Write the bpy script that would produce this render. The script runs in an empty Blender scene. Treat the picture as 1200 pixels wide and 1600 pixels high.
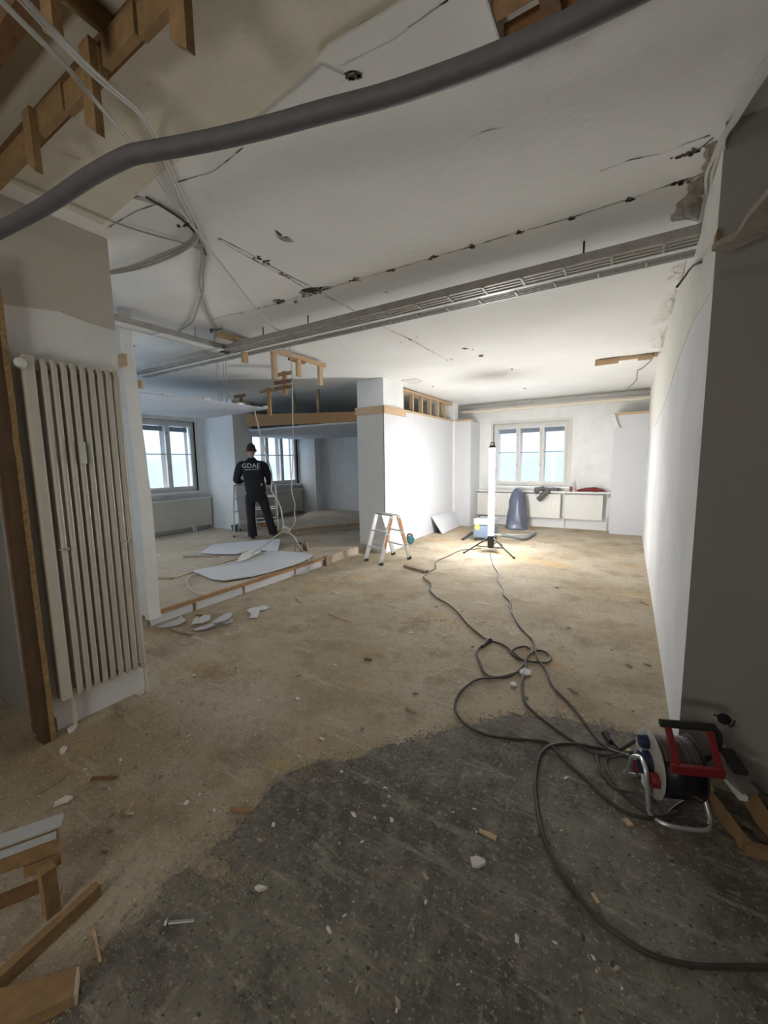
import bpy, bmesh, math, random
from mathutils import Vector, Matrix, noise
from mathutils.geometry import delaunay_2d_cdt
random.seed(7)
S = bpy.context.scene
COL = S.collection
# ---------------------------------------------------------------- camera
F = 629.33; YAW, PIT, ROL = 0.546745, 0.120837, -0.016528; EYE = Vector((0, 0, 1.5))
fw = Vector((-math.sin(YAW)*math.cos(PIT), math.cos(YAW)*math.cos(PIT), -math.sin(PIT)))
r0 = Vector((math.cos(YAW), math.sin(YAW), 0)); u0 = r0.cross(fw)
rt = math.cos(ROL)*r0 + math.sin(ROL)*u0; up = -math.sin(ROL)*r0 + math.cos(ROL)*u0
cam = bpy.data.cameras.new('camera'); co = bpy.data.objects.new('camera', cam); COL.objects.link(co)
m = Matrix((rt, up, -fw)).transposed().to_4x4(); m.translation = EYE; co.matrix_world = m
cam.sensor_fit = 'VERTICAL'; cam.sensor_height = 24; cam.sensor_width = 18; cam.lens = F/1600*24
cam.clip_start = .05; cam.clip_end = 300
S.camera = co
# ---------------------------------------------------------------- world, lights, exposure
W = bpy.data.worlds.new('overcast sky'); S.world = W; W.use_nodes = True
nt = W.node_tree; bg = nt.nodes['Background']
tc = nt.nodes.new('ShaderNodeTexCoord'); sx = nt.nodes.new('ShaderNodeSeparateXYZ'); cr = nt.nodes.new('ShaderNodeValToRGB')
nt.links.new(tc.outputs['Generated'], sx.inputs[0])
mr = nt.nodes.new('ShaderNodeMapRange'); mr.inputs[1].default_value = 0; mr.inputs[2].default_value = 1
nt.links.new(sx.outputs[2], mr.inputs[0]); nt.links.new(mr.outputs[0], cr.inputs[0]); nt.links.new(cr.outputs[0], bg.inputs[0])
# overcast sky, brighter towards the zenith, pale blue haze at street level
cr.color_ramp.elements[0].color = (.080, .112, .148, 1); cr.color_ramp.elements[1].color = (.64, .63, .62, 1)
bg.inputs[1].default_value = 5.5
S.view_settings.view_transform = 'Standard'; S.view_settings.look = 'None'
S.view_settings.exposure = 1.12; S.view_settings.gamma = 1; S.view_settings.use_curve_mapping = False
def area(name, loc, target, size, sizey, power, color):
    l = bpy.data.lights.new(name, 'AREA'); l.shape = 'RECTANGLE'; l.size = size; l.size_y = sizey; l.energy = power; l.color = color
    o = bpy.data.objects.new(name, l); COL.objects.link(o); o.location = loc
    o.rotation_euler = (Vector(target)-Vector(loc)).to_track_quat('-Z', 'Y').to_euler(); return o
FILL_POWER = 6; TUBE_POWER = 62
area('fill_light', (-.8, -2.6, 2.5), (-.9, 2.0, 1.3), 1.6, .7, FILL_POWER, (1, .93, .83))  # added fill behind the camera for the foreground; no known lamp there
area('fill_uplight', (-.9, -1.9, .9), (-.9, .9, 2.86), .8, .4, 9, (1, .96, .88))  # added unseen up-light, lifts the near ceiling
def portal(loc, target, w, h):
    o = area('window_portal', loc, target, w, h, 1, (1, 1, 1)); o.data.cycles.is_portal = True
portal((-8.32, 4.6, 1.7), (0, 4.6, 1.7), 1.5, 1.5)
portal((-8.32, 7.75, 1.7), (0, 7.75, 1.7), 1.5, 1.5)
portal((-1.98, 9.95, 1.65), (-1.98, 0, 1.65), 1.6, 1.5)
# ---------------------------------------------------------------- helpers: survey (a pixel of the photograph to a point of a real plane)
def ray(x, y): return fw*F + rt*(x-600) - up*(y-800)
def _pl(x, y, a, v):
    d = ray(x, y); return EYE + d*((v-EYE[a])/d[a])
def Z(x, y, z=0.): return _pl(x, y, 2, z)
def X(x, y, v): return _pl(x, y, 0, v)
def Y(x, y, v): return _pl(x, y, 1, v)
# ---------------------------------------------------------------- materials
MATS = {}
def mat(name, col, rough=.8, metal=0., var=.0, vs=6., bump=0., bs=40., col2=None, c2s=2., c2t=(.45, .6), emit=None, stretch=None, spec=.3):
    if name in MATS: return MATS[name]
    M = bpy.data.materials.new(name); M.use_nodes = True; n = M.node_tree.nodes; L = M.node_tree.links
    b = n['Principled BSDF']; b.inputs['Roughness'].default_value = rough; b.inputs['Metallic'].default_value = metal
    b.inputs['Specular IOR Level'].default_value = spec
    b.inputs['Base Color'].default_value = (*col, 1)
    if emit:
        b.inputs['Emission Color'].default_value = (*emit[:3], 1); b.inputs['Emission Strength'].default_value = emit[3]
    if var or bump or col2:
        g = n.new('ShaderNodeNewGeometry') if stretch is None else n.new('ShaderNodeTexCoord')
        src = g.outputs['Position'] if stretch is None else g.outputs['Object']
        mp = n.new('ShaderNodeMapping'); L.new(src, mp.inputs[0])
        if stretch: mp.inputs['Scale'].default_value = stretch
        cur = None
        if col2:
            t = n.new('ShaderNodeTexNoise'); t.inputs['Scale'].default_value = c2s; t.inputs['Detail'].default_value = 6; L.new(mp.outputs[0], t.inputs[0])
            q = n.new('ShaderNodeMapRange'); q.inputs[1].default_value = c2t[0]; q.inputs[2].default_value = c2t[1]; L.new(t.outputs[0], q.inputs[0])
            x = n.new('ShaderNodeMix'); x.data_type = 'RGBA'; x.inputs[6].default_value = (*col, 1); x.inputs[7].default_value = (*col2, 1)
            L.new(q.outputs[0], x.inputs[0]); cur = x.outputs[2]
        if var:
            t = n.new('ShaderNodeTexNoise'); t.inputs['Scale'].default_value = vs; t.inputs['Detail'].default_value = 8; t.inputs['Roughness'].default_value = .65; L.new(mp.outputs[0], t.inputs[0])
            q = n.new('ShaderNodeMapRange'); q.inputs[1].default_value = .3; q.inputs[2].default_value = .7; q.inputs[3].default_value = 1-var; q.inputs[4].default_value = 1+var; L.new(t.outputs[0], q.inputs[0])
            x = n.new('ShaderNodeMix'); x.data_type = 'RGBA'; x.blend_type = 'MULTIPLY'; x.inputs[0].default_value = 1
            if cur: L.new(cur, x.inputs[6])
            else: x.inputs[6].default_value = (*col, 1)
            c = n.new('ShaderNodeCombineColor')
            for i in range(3): L.new(q.outputs[0], c.inputs[i])
            L.new(c.outputs[0], x.inputs[7]); cur = x.outputs[2]
        if cur: L.new(cur, b.inputs['Base Color'])
        if bump:
            t = n.new('ShaderNodeTexNoise'); t.inputs['Scale'].default_value = bs; t.inputs['Detail'].default_value = 5; L.new(mp.outputs[0], t.inputs[0])
            p = n.new('ShaderNodeBump'); p.inputs['Strength'].default_value = bump; p.inputs['Distance'].default_value = .01; L.new(t.outputs[0], p.inputs['Height']); L.new(p.outputs[0], b.inputs['Normal'])
    MATS[name] = M; return M
plaster = mat('white plaster', (.82, .82, .81), .9, var=.04, vs=3, bump=.25, bs=25, col2=(.76, .76, .74), c2s=1.1)
wallold = mat('old backing plaster', (.80, .80, .78), .9, var=.05, vs=5, bump=.3, bs=30, col2=(.66, .66, .64), c2s=1.6, c2t=(.5, .75))
ceilm = mat('ceiling plaster', (.83, .825, .80), .9, var=.025, vs=2.5, bump=.3, bs=14, col2=(.79, .785, .76), c2s=.8)
ceily = mat('yellowed ceiling paint', (.74, .70, .58), .9, var=.03, vs=2.5, bump=.35, bs=16, col2=(.68, .64, .53), c2s=1.2)
creamw = mat('cream wall paint', (.53, .50, .44), .85, var=.04, vs=3, bump=.15, bs=30)
darkwall = mat('grey plaster and shade', (.30, .285, .26), .9, var=.05, vs=3, bump=.2, bs=30)  # dark grey walls; also carries the painted shade of the recess face
wallr = mat('right wall skim', (.66, .66, .655), .9, var=.04, vs=3, bump=.25, bs=25, col2=(.60, .60, .59), c2s=1.1)
board = mat('plasterboard', (.63, .635, .65), .85, var=.02, vs=3)
gyps = mat('torn gypsum', (.74, .71, .66), .95, var=.08, vs=20, bump=.4, bs=80)
mud = mat('old render and reed', (.13, .10, .075), 1, var=.4, vs=30, bump=.9, bs=60)
mudl = mat('scarred mortar', (.36, .32, .26), 1, var=.35, vs=18, bump=.9, bs=45)
wood = mat('rough spruce', (.37, .21, .095), .75, var=.2, vs=9, bump=.25, bs=30, stretch=(3, 3, 3))
woodn = mat('dimmed near spruce', (.30, .19, .09), .75, var=.2, vs=9, bump=.3, bs=30, stretch=(3, 3, 3))  # spruce with the weaker light of the near area put into its colour
woodp = mat('pale spruce', (.55, .40, .25), .75, var=.15, vs=9, bump=.2, bs=30, stretch=(3, 3, 3))
woodg = mat('greyish timber', (.33, .25, .17), .8, var=.2, vs=9, bump=.3, bs=30, stretch=(3, 3, 3))
woodd = mat('dark brown timber', (.20, .11, .055), .8, var=.2, vs=9, bump=.3, bs=30, stretch=(3, 3, 3))
chip = mat('chipboard edge', (.33, .215, .10), .9, var=.35, vs=60, bump=.8, bs=120)
metal = mat('galvanised steel', (.42, .41, .39), .45, .6, var=.12, vs=14)
alu = mat('aluminium', (.72, .72, .72), .35, .75)
whitem = mat('white lacquer', (.75, .75, .74), .4)
radm = mat('cream radiator lacquer', (.60, .57, .49), .38, var=.04, vs=5, spec=.5)
winm = mat('old white window paint', (.66, .645, .61), .5, var=.06, vs=9, spec=.4)
hose = mat('grey foam tube', (.125, .122, .127), .55, var=.1, vs=20)
black = mat('black rubber', (.03, .03, .03), .5, var=.2, vs=30)
cablem = mat('dusty black cable', (.07, .062, .052), .6, var=.3, vs=12)
wcable = mat('dusty white cable', (.50, .48, .43), .6)
red = mat('red enamel', (.22, .016, .02), .45, spec=.5)
orange = mat('orange sticker', (.72, .28, .08), .6)
cloth = mat('navy work cloth', (.022, .022, .028), .9, var=.2, vs=12, bump=.5, bs=25)
trous = mat('charcoal trousers', (.026, .024, .028), .9, var=.2, vs=12, bump=.5, bs=22)
skin = mat('skin', (.50, .30, .22), .6)
hairm = mat('short dark hair', (.05, .038, .03), .9, bump=.6, bs=200)
printm = mat('white print', (.75, .75, .75), .7)
greyc = mat('grey jacket cloth', (.12, .12, .12), .9, bump=.6, bs=30)
redc = mat('red cloth', (.20, .035, .035), .9, bump=.6, bs=30)
bagm = mat('blue black bin liner', (.09, .11, .16), .3, bump=.8, bs=14, spec=.6)
teal = mat('teal plastic', (.05, .16, .17), .4)
vacm = mat('grey blue plastic', (.13, .17, .23), .45)
yellow = mat('yellow label', (.8, .65, .08), .5)
tubeem = mat('lit tube', (1, 1, 1), .5, emit=(.985, .985, .985, TUBE_POWER))
brownglass = mat('bottle plastic', (.25, .06, .03), .2)
winfilm = None
def glassmat():
    M = bpy.data.materials.new('window glass'); M.use_nodes = True; n = M.node_tree.nodes; L = M.node_tree.links
    n.remove(n['Principled BSDF']); o = n['Material Output']
    a = n.new('ShaderNodeBsdfTransparent'); a.inputs[0].default_value = (.95, .97, 1, 1); g = n.new('ShaderNodeBsdfGlossy'); g.inputs['Roughness'].default_value = .02
    f = n.new('ShaderNodeFresnel'); f.inputs[0].default_value = 1.5; x = n.new('ShaderNodeMixShader')
    gm = n.new('ShaderNodeNewGeometry'); mm_ = n.new('ShaderNodeMath'); mm_.operation = 'SUBTRACT'; mm_.inputs[0].default_value = 1; L.new(gm.outputs['Backfacing'], mm_.inputs[1]); m2 = n.new('ShaderNodeMath'); m2.operation = 'MULTIPLY'; L.new(mm_.outputs[0], m2.inputs[0]); L.new(f.outputs[0], m2.inputs[1])
    L.new(m2.outputs[0], x.inputs[0]); L.new(a.outputs[0], x.inputs[1]); L.new(g.outputs[0], x.inputs[2]); L.new(x.outputs[0], o.inputs[0]); return M
glass = glassmat()
def floormat(name, base, dust, dark, warm=None, spots=True, scuff=0):
    M = bpy.data.materials.new(name); M.use_nodes = True; n = M.node_tree.nodes; L = M.node_tree.links
    b = n['Principled BSDF']; b.inputs['Roughness'].default_value = .85; b.inputs['Specular IOR Level'].default_value = .25
    g = n.new('ShaderNodeNewGeometry'); cur = None
    def noi(scale, det=6, rough=.6, st=(1, 1, 1), rot=0):
        mp = n.new('ShaderNodeMapping'); mp.inputs['Scale'].default_value = st; mp.inputs['Rotation'].default_value = (0, 0, rot); L.new(g.outputs['Position'], mp.inputs[0])
        t = n.new('ShaderNodeTexNoise'); t.inputs['Scale'].default_value = scale; t.inputs['Detail'].default_value = det; t.inputs['Roughness'].default_value = rough; L.new(mp.outputs[0], t.inputs[0]); return t.outputs[0]
    def mix(f, lo, hi, c, cur):
        q = n.new('ShaderNodeMapRange'); q.inputs[1].default_value = lo; q.inputs[2].default_value = hi; L.new(f, q.inputs[0])
        x = n.new('ShaderNodeMix'); x.data_type = 'RGBA'; L.new(q.outputs[0], x.inputs[0])
        if cur: L.new(cur, x.inputs[6])
        else: x.inputs[6].default_value = (*base, 1)
        x.inputs[7].default_value = (*c, 1); return x.outputs[2]
    cur = mix(noi(1.1), .42, .66, dust, None)
    cur = mix(noi(2.6, 8, .7), .5, .72, dark, cur)
    cur = mix(noi(1.6, 8, .7, (1, 7, 1), .35), .56, .66, dust, cur)
    if warm: cur = mix(noi(.9, 7, .7, (1, 1.7, 1), 1.), .57, .70, warm, cur)
    if scuff:
        lt = tuple(min(1, c*scuff) for c in dust)
        cur = mix(noi(9, 10, .8), .47, .68, dust, cur)
        cur = mix(noi(5, 9, .78, (1, 4, 1), .9), .55, .68, lt, cur)
        cur = mix(noi(5, 9, .78, (4, 1, 1), .5), .57, .70, lt, cur)
        cur = mix(noi(16, 8, .8), .56, .74, dark, cur)
    else: cur = mix(noi(14, 10, .8), .52, .75, dark, cur)
    if spots:
        cur = mix(noi(75, 3, .6), .60, .70, tuple(min(1, c*1.5) for c in dust), cur)
        cur = mix(noi(48, 3, .6, (1, 1.3, 1)), .60, .72, tuple(c*.55 for c in base), cur)
    L.new(cur, b.inputs['Base Color'])
    p = n.new('ShaderNodeBump'); p.inputs['Strength'].default_value = .6; p.inputs['Distance'].default_value = .006
    L.new(noi(60, 8, .75), p.inputs['Height']); L.new(p.outputs[0], b.inputs['Normal']); MATS[name] = M; return M
floorm = floormat('dusty beige subfloor', (.39, .315, .215), (.51, .445, .35), (.25, .195, .13), (.52, .36, .16))
darkm = floormat('dark adhesive floor', (.115, .103, .086), (.27, .25, .205), (.065, .057, .048), (.16, .115, .085), scuff=1.35)
platm = floormat('grey brown raised floor', (.46, .385, .29), (.56, .49, .39), (.35, .285, .205), None)
# ---------------------------------------------------------------- helpers: objects
class MB:
    def __init__(s): s.v = []; s.f = []; s.sm = []
    def add(s, vs, fs, smooth=False):
        o = len(s.v); s.v += [tuple(v) for v in vs]; s.f += [tuple(i+o for i in f) for f in fs]; s.sm += [smooth]*len(fs); return s
    def box(s, a, b):
        (x0, y0, z0), (x1, y1, z1) = a, b
        x0, x1 = sorted((x0, x1)); y0, y1 = sorted((y0, y1)); z0, z1 = sorted((z0, z1))
        return s.add([(x0,y0,z0),(x1,y0,z0),(x1,y1,z0),(x0,y1,z0),(x0,y0,z1),(x1,y0,z1),(x1,y1,z1),(x0,y1,z1)], [(3,2,1,0),(4,5,6,7),(0,1,5,4),(1,2,6,5),(2,3,7,6),(3,0,4,7)])
    def beam(s, p, q, w, h, upv=(0, 0, 1), cut0=0., cut1=0.):      # w across, h along up; cut slants the ends
        p = Vector(p); q = Vector(q); d = (q-p).normalized(); u = Vector(upv); sd = d.cross(u)
        if sd.length < 1e-4: sd = d.cross(Vector((1, 0, 0)))
        sd.normalize(); u = sd.cross(d).normalized(); vs = []
        for c, k, cu in ((p, -1, cut0), (q, 1, cut1)):
            for a, b in ((-1,-1),(1,-1),(1,1),(-1,1)): vs.append(c + sd*a*w/2 + u*b*h/2 + d*k*cu*(a if cu else 0)*.5)
        return s.add(vs, [(3,2,1,0),(4,5,6,7),(0,1,5,4),(1,2,6,5),(2,3,7,6),(3,0,4,7)])
    def tube(s, pts, r, n=8, cap=True):
        pts = [Vector(p) for p in pts]; rs = r if isinstance(r, (list, tuple)) else [r]*len(pts)
        vs = []; fs = []; prev = None
        for i, p in enumerate(pts):
            d = (pts[min(i+1, len(pts)-1)]-pts[max(i-1, 0)])
            if d.length < 1e-7: d = Vector((0, 0, 1))
            d.normalize()
            if prev is None: a = d.orthogonal().normalized()
            else:
                a = prev - d*prev.dot(d); a = a.normalized() if a.length > 1e-5 else d.orthogonal().normalized()
            prev = a; b = d.cross(a)
            for k in range(n):
                t = 2*math.pi*k/n; vs.append(p + (a*math.cos(t)+b*math.sin(t))*rs[i])
        for i in range(len(pts)-1):
            for k in range(n): fs.append((i*n+k, i*n+(k+1) % n, (i+1)*n+(k+1) % n, (i+1)*n+k))
        if cap: fs.append(tuple(range(n-1, -1, -1))); fs.append(tuple((len(pts)-1)*n+k for k in range(n)))
        return s.add(vs, fs, True)
    def lathe(s, c, prof, n=20, axis=(0, 0, 1)):                    # prof: (radius, distance along axis)
        ax = Vector(axis).normalized(); c = Vector(c)
        a = ax.orthogonal().normalized(); b = ax.cross(a); vs = []; fs = []
        for (r, h) in prof:
            for k in range(n):
                t = 2*math.pi*k/n; vs.append(c + ax*h + (a*math.cos(t)+b*math.sin(t))*max(r, 1e-4))
        for i in range(len(prof)-1):
            for k in range(n): fs.append((i*n+k, i*n+(k+1) % n, (i+1)*n+(k+1) % n, (i+1)*n+k))
        fs.append(tuple(range(n-1, -1, -1))); fs.append(tuple((len(prof)-1)*n+k for k in range(n)))
        return s.add(vs, fs, True)
    def prism(s, pts, ex):
        ex = Vector(ex); n = len(pts); vs = [Vector(p) for p in pts]; vs += [v+ex for v in vs]
        return s.add(vs, [tuple(range(n)), tuple(range(2*n-1, n-1, -1))] + [(i, (i+1) % n, (i+1) % n+n, i+n) for i in range(n)])
    def blob(s, c, rad, seed=0, amp=.3, sub=2):
        bm = bmesh.new(); bmesh.ops.create_icosphere(bm, subdivisions=sub, radius=1)
        vs = []
        for v in bm.verts:
            k = 1 + amp*noise.noise(v.co*1.7 + Vector((seed*3.1, seed, 0))); vs.append(Vector((v.co.x*rad[0]*k, v.co.y*rad[1]*k, v.co.z*rad[2]*k))+Vector(c))
        fs = [tuple(v.index for v in f.verts) for f in bm.faces]; bm.free(); return s.add(vs, fs, sub > 1)
    def build(s, name, m, parent=None, bevel=0, label=None, origin=None):
        me = bpy.data.meshes.new(name)
        o0 = Vector(origin) if origin is not None else Vector((0, 0, 0))
        if parent is not None and origin is None: o0 = Vector(parent['_o']) if '_o' in parent else o0
        me.from_pydata([tuple(Vector(v)-o0) for v in s.v], [], s.f); me.update()
        me.polygons.foreach_set('use_smooth', s.sm)
        if any(s.sm):
            try: me.set_sharp_from_angle(angle=math.radians(40))
            except Exception: pass
        bm = bmesh.new(); bm.from_mesh(me); bmesh.ops.recalc_face_normals(bm, faces=bm.faces); bm.to_mesh(me); bm.free()
        me.materials.append(m); o = bpy.data.objects.new(name, me); COL.objects.link(o)
        if parent is not None:
            o.parent = parent
            if origin is None: pass
        else: o.location = o0
        if '_o' not in o: o['_o'] = tuple(o0)
        if bevel:
            b = o.modifiers.new('bevel', 'BEVEL'); b.width = bevel; b.segments = 2; b.limit_method = 'ANGLE'
        if label: o['label'] = label
        return o
def tag(o, label, cat, group=None):
    o['label'] = label; o['category'] = cat
    if group: o['group'] = group
    return o
def thing(name, loc, label, cat, group=None):
    o = bpy.data.objects.new(name, None); COL.objects.link(o); o.location = loc; o.empty_display_size = .1; o['_o'] = tuple(loc)
    return tag(o, label, cat, group)
def struct(o, label=None):
    o['kind'] = 'structure'
    if label: o['label'] = label
    return o
def sempty(name, loc):
    o = bpy.data.objects.new(name, None); COL.objects.link(o); o.location = loc; o['_o'] = tuple(loc); o['kind'] = 'structure'; return o
def solo(mb, name, m, label, cat, group=None, bevel=0, base=None):  # a thing that is one mesh, origin at its base
    if base is None:
        xs = [v[0] for v in mb.v]; ys = [v[1] for v in mb.v]; zs = [v[2] for v in mb.v]
        base = ((min(xs)+max(xs))/2, (min(ys)+max(ys))/2, min(zs))
    return tag(mb.build(name, m, origin=base, bevel=bevel), label, cat, group)
def spline(pts, k=6):
    pts = [Vector(p) for p in pts]; P = [pts[0]*2-pts[1]]+pts+[pts[-1]*2-pts[-2]]; out = []
    for i in range(1, len(P)-2):
        a, b, c, d = P[i-1:i+3]
        for j in range(k):
            t = j/k; out.append(.5*((2*b)+(c-a)*t+(2*a-5*b+4*c-d)*t*t+(3*b-a-3*c+d)*t**3))
    out.append(pts[-1]); return out
H = 2.86; XR = .27; XP = -3.82; PZ = .12; XW = -8.05; YB = 9.65
# ---------------------------------------------------------------- shell
MB().box((-5.2, -3.2, -.1), (3.2, YB+.3, 0)).build('floor', floorm)['kind'] = 'structure'
FLOOR = bpy.data.objects['floor']
MB().box((XW-.3, 1.9, 0), (XP, YB+.3, PZ)).build('trim_1', platm)['kind'] = 'structure'
bpy.data.objects['trim_1']['label'] = 'raised grey brown floor of the left room'
# dark adhesive patch with a ragged outline
pp = [(330,1330),(352,1312),(400,1262),(430,1232),(455,1206),(500,1192),(560,1186),(600,1168),(650,1155),(700,1141),(745,1130),(800,1119),(850,1122),(900,1126),(950,1140),(1000,1150),(1045,1168),(1075,1192)]
lp = [(330,1330),(352,1350),(378,1368),(395,1384),(360,1392),(330,1378),(300,1362),(268,1375),(245,1400),(218,1440),(180,1468),(158,1510),(130,1545),(100,1599)]
rim = []
def jag(seq):
    o = []
    for a, b in zip(seq, seq[1:]):
        A = Z(*a); B = Z(*b); n = max(2, int((B-A).length/.012))
        for i in range(n):
            p = A.lerp(B, i/n); p += Vector((noise.noise(p*9), noise.noise(p*9+Vector((5, 5, 5))), 0))*.03 + Vector((noise.noise(p*45), noise.noise(p*45+Vector((7, 5, 5))), 0))*.018; p.z = .003; o.append(p)
    return o
rim = jag(lp[::-1]) + jag(pp)
rim += [Vector((.30, 2.2, .003)), Vector((3.1, 2.25, .003)), Vector((3.1, -3.1, .003)), Vector((-1.0, -3.1, .003))]
me = bpy.data.meshes.new('trim_2')
bm = bmesh.new(); vs = [bm.verts.new(p) for p in rim]; f = bm.faces.new(vs)
r = bmesh.ops.extrude_face_region(bm, geom=[f]); bmesh.ops.translate(bm, verts=[v for v in r['geom'] if isinstance(v, bmesh.types.BMVert)], vec=(0, 0, .003))
bmesh.ops.triangulate(bm, faces=bm.faces); bmesh.ops.recalc_face_normals(bm, faces=bm.faces); bm.to_mesh(me); bm.free()
me.materials.append(darkm); o = bpy.data.objects.new('trim_2', me); COL.objects.link(o); struct(o, 'dark adhesive layer left on the near floor')
# ceiling with real holes
def wob(c, rx, ry, rot=0, n=14, s=0, a=.35):
    o = []
    for i in range(n):
        t = 2*math.pi*i/n; k = 1+a*noise.noise(Vector((math.cos(t)*1.5+s, math.sin(t)*1.5, s*2.3)))*1.6
        x, y = rx*math.cos(t)*k, ry*math.sin(t)*k; o.append((c[0]+x*math.cos(rot)-y*math.sin(rot), c[1]+x*math.sin(rot)+y*math.cos(rot)))
    return o
holes_px = [wob((552,118),14,8,0,16,1,.2), wob((477,153),6,4,0,10,2),
    [(428,358),(434,361),(440,366),(441,370),(448,369),(455,373),(461,378),(453,379),(445,378),(438,375),(433,371),(429,365)],
    [(466,458),(472,452),(484,449),(496,449),(508,447),(524,447),(518,451),(506,453),(499,458),(488,462),(476,462),(470,459)],
    wob((436,471),10,3.5,.1,12,3), wob((462,472),4,3,0,9,4), wob((556,435),5,2.3,0,9,5), wob((562,439),4,1.8,0,8,5.5), wob((612,422),8,2.5,-.3,10,6),
    wob((677,402),7,3,-.3,10,7), wob((738,385),5,3.5,.6,9,8), wob((812,363),5,3.5,.3,9,9), wob((893,341),4,3,0,9,10), wob((985,311),5,3.5,0,9,11),
    [(180,297),(192,300),(206,303),(222,307),(238,313),(252,321),(244,321),(228,316),(210,311),(194,306)],
    [(326,514),(336,513),(348,516),(339,518),(330,518)], wob((727,545),5,1.6,0,8,12), wob((752,556),5,2,0,8,13), wob((739,546),2,1,0,6,14),
    wob((397,404),3,2,0,8,15), wob((412,412),3,1.6,0,8,16), wob((439,428),4,2.4,0,8,17), wob((418,414),2.4,1.4,0,7,17.5), wob((344,374),4,1.8,0,8,18), wob((498,456),2,1.5,0,6,19),
    wob((605,457),3,1.3,0,7,20), wob((800,577),2.4,.9,0,6,21), wob((820,607),3,1,0,6,22), wob((676,604),2.6,1,0,6,23), wob((240,254),4,2.4,0,7,24),
    wob((303,128),2.5,1.6,0,6,25), wob((494,143),2,3,.5,6,26), wob((498,134),1.8,1.8,0,6,27), wob((505,138),1.8,2,0,6,28), wob((511,137),1.8,2,0,6,29), wob((586,47),2.2,2.5,.5,6,30), wob((592,56),1.6,2,0,6,31), wob((497,82),3,2.6,0,7,32), wob((473,114),2,1.4,0,6,33),
    wob((70,222),6,2.4,.6,8,34), wob((232,177),4,3,.4,8,35), wob((283,210),4,2.4,.6,8,36), wob((205,541),9,1.6,0,9,37), wob((378,490),6,1.2,-.2,8,38), wob((403,482),3,2,0,7,39), wob((20,120),3,2,0,7,40),
    [(95,0),(120,14),(132,10),(140,3),(160,6),(195,4),(200,-8),(130,-12)]]
holes = [[(Z(x, y, H).x, Z(x, y, H).y) for x, y in h] for h in holes_px]
outer = [(XW-.3, -3.2), (3.2, -3.2), (3.2, YB+.3), (XW-.3, YB+.3)]
V2 = [Vector(p) for p in outer]; E2 = [(0,1),(1,2),(2,3),(3,0)]
ysp = 1.235  # the painted-over seam between the old yellowed ceiling and the grey one
for h in holes:
    b = len(V2); n = len(h); V2 += [Vector(p) for p in h]; E2 += [(b+i, b+(i+1) % n) for i in range(n)]
vo, eo, fo, *_ = delaunay_2d_cdt(V2, E2, [], 1, 1e-5)
def inside(p, poly):
    c = False; j = len(poly)-1
    for i in range(len(poly)):
        if (poly[i][1] > p[1]) != (poly[j][1] > p[1]) and p[0] < (poly[j][0]-poly[i][0])*(p[1]-poly[i][1])/(poly[j][1]-poly[i][1])+poly[i][0]: c = not c
        j = i
    return c
mb = MB(); keep = []
for f in fo:
    c = sum((vo[i] for i in f), Vector((0, 0)))/len(f)
    if not any(inside(c, h) for h in holes): keep.append(tuple(f))
mb.add([(v.x, v.y, H) for v in vo], keep)
n0 = len(mb.v)
for h in holes:
    k = len(h); mb.add([(x, y, H) for x, y in h]+[(x, y, H+.025) for x, y in h], [(i, (i+1) % k, (i+1) % k+k, i+k) for i in range(k)])
ceil = struct(mb.build('ceiling', ceilm))
struct(MB().box((XW-.3, -3.2, H+.025), (3.2, YB+.3, H+.12)).build('ceiling_slab', mud, ceil), 'dark old render seen through the holes')
def strip_poly(px, z, m, nm, th=.004, lab=None, parent=None):
    pts = [Z(x, y, z) for x, y in px]; mb = MB().prism(pts, (0, 0, th)); return mb.build(nm, m, parent, label=lab)
strip_poly([(0,-300),(630,-3),(513,70),(492,96),(462,130),(400,182),(262,262),(160,352),(-60,250),(-300,60)], H-.003, ceily, 'old_paint', .003, 'yellowed old paint of the near ceiling', ceil)
strip_poly([(640,-3),(700,-3),(610,62),(530,102),(512,96),(500,88),(515,72)], H-.012, ceilm, 'filler_strip', .012, 'raised filler strip on the near ceiling', ceil)
strip_poly([(505,104),(540,120),(527,140),(500,160),(470,170),(430,190),(400,200),(402,190),(462,142)], H-.006, ceilm, 'filler_strip', .006, 'smeared filler strip on the near ceiling', ceil)
# cracks: thin open seams with frayed lips
def crack(px, w, m, seed, parent=ceil, z=H-.003):
    mb = MB(); pts = [Z(x, y, z) for x, y in px]; o = []
    for a, b in zip(pts, pts[1:]):
        n = max(2, int((b-a).length/.03))
        o += [a.lerp(b, i/n) for i in range(n)]
    o.append(pts[-1]); L = []; R = []
    for i, p in enumerate(o):
        d = (o[min(i+1, len(o)-1)]-o[max(i-1, 0)]).normalized(); s = Vector((-d.y, d.x, 0))
        k = abs(noise.noise(p*14+Vector((seed, 0, 0))))*1.8+.15; p = p + s*noise.noise(p*5+Vector((0, seed, 0)))*w
        L.append(p+s*w*k/2); R.append(p-s*w*k/2)
    n = len(o); mb.add(L+R, [(i, i+1, n+i+1, n+i) for i in range(n-1)]); mb2 = MB(); mb2.v = mb.v+[(v[0], v[1], v[2]+.003) for v in mb.v]
    k = len(mb.v); mb2.f = mb.f+[tuple(j+k for j in f[::-1]) for f in mb.f]; mb2.sm = [False]*len(mb2.f)
    return mb2.build('crack', m, parent)
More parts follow.
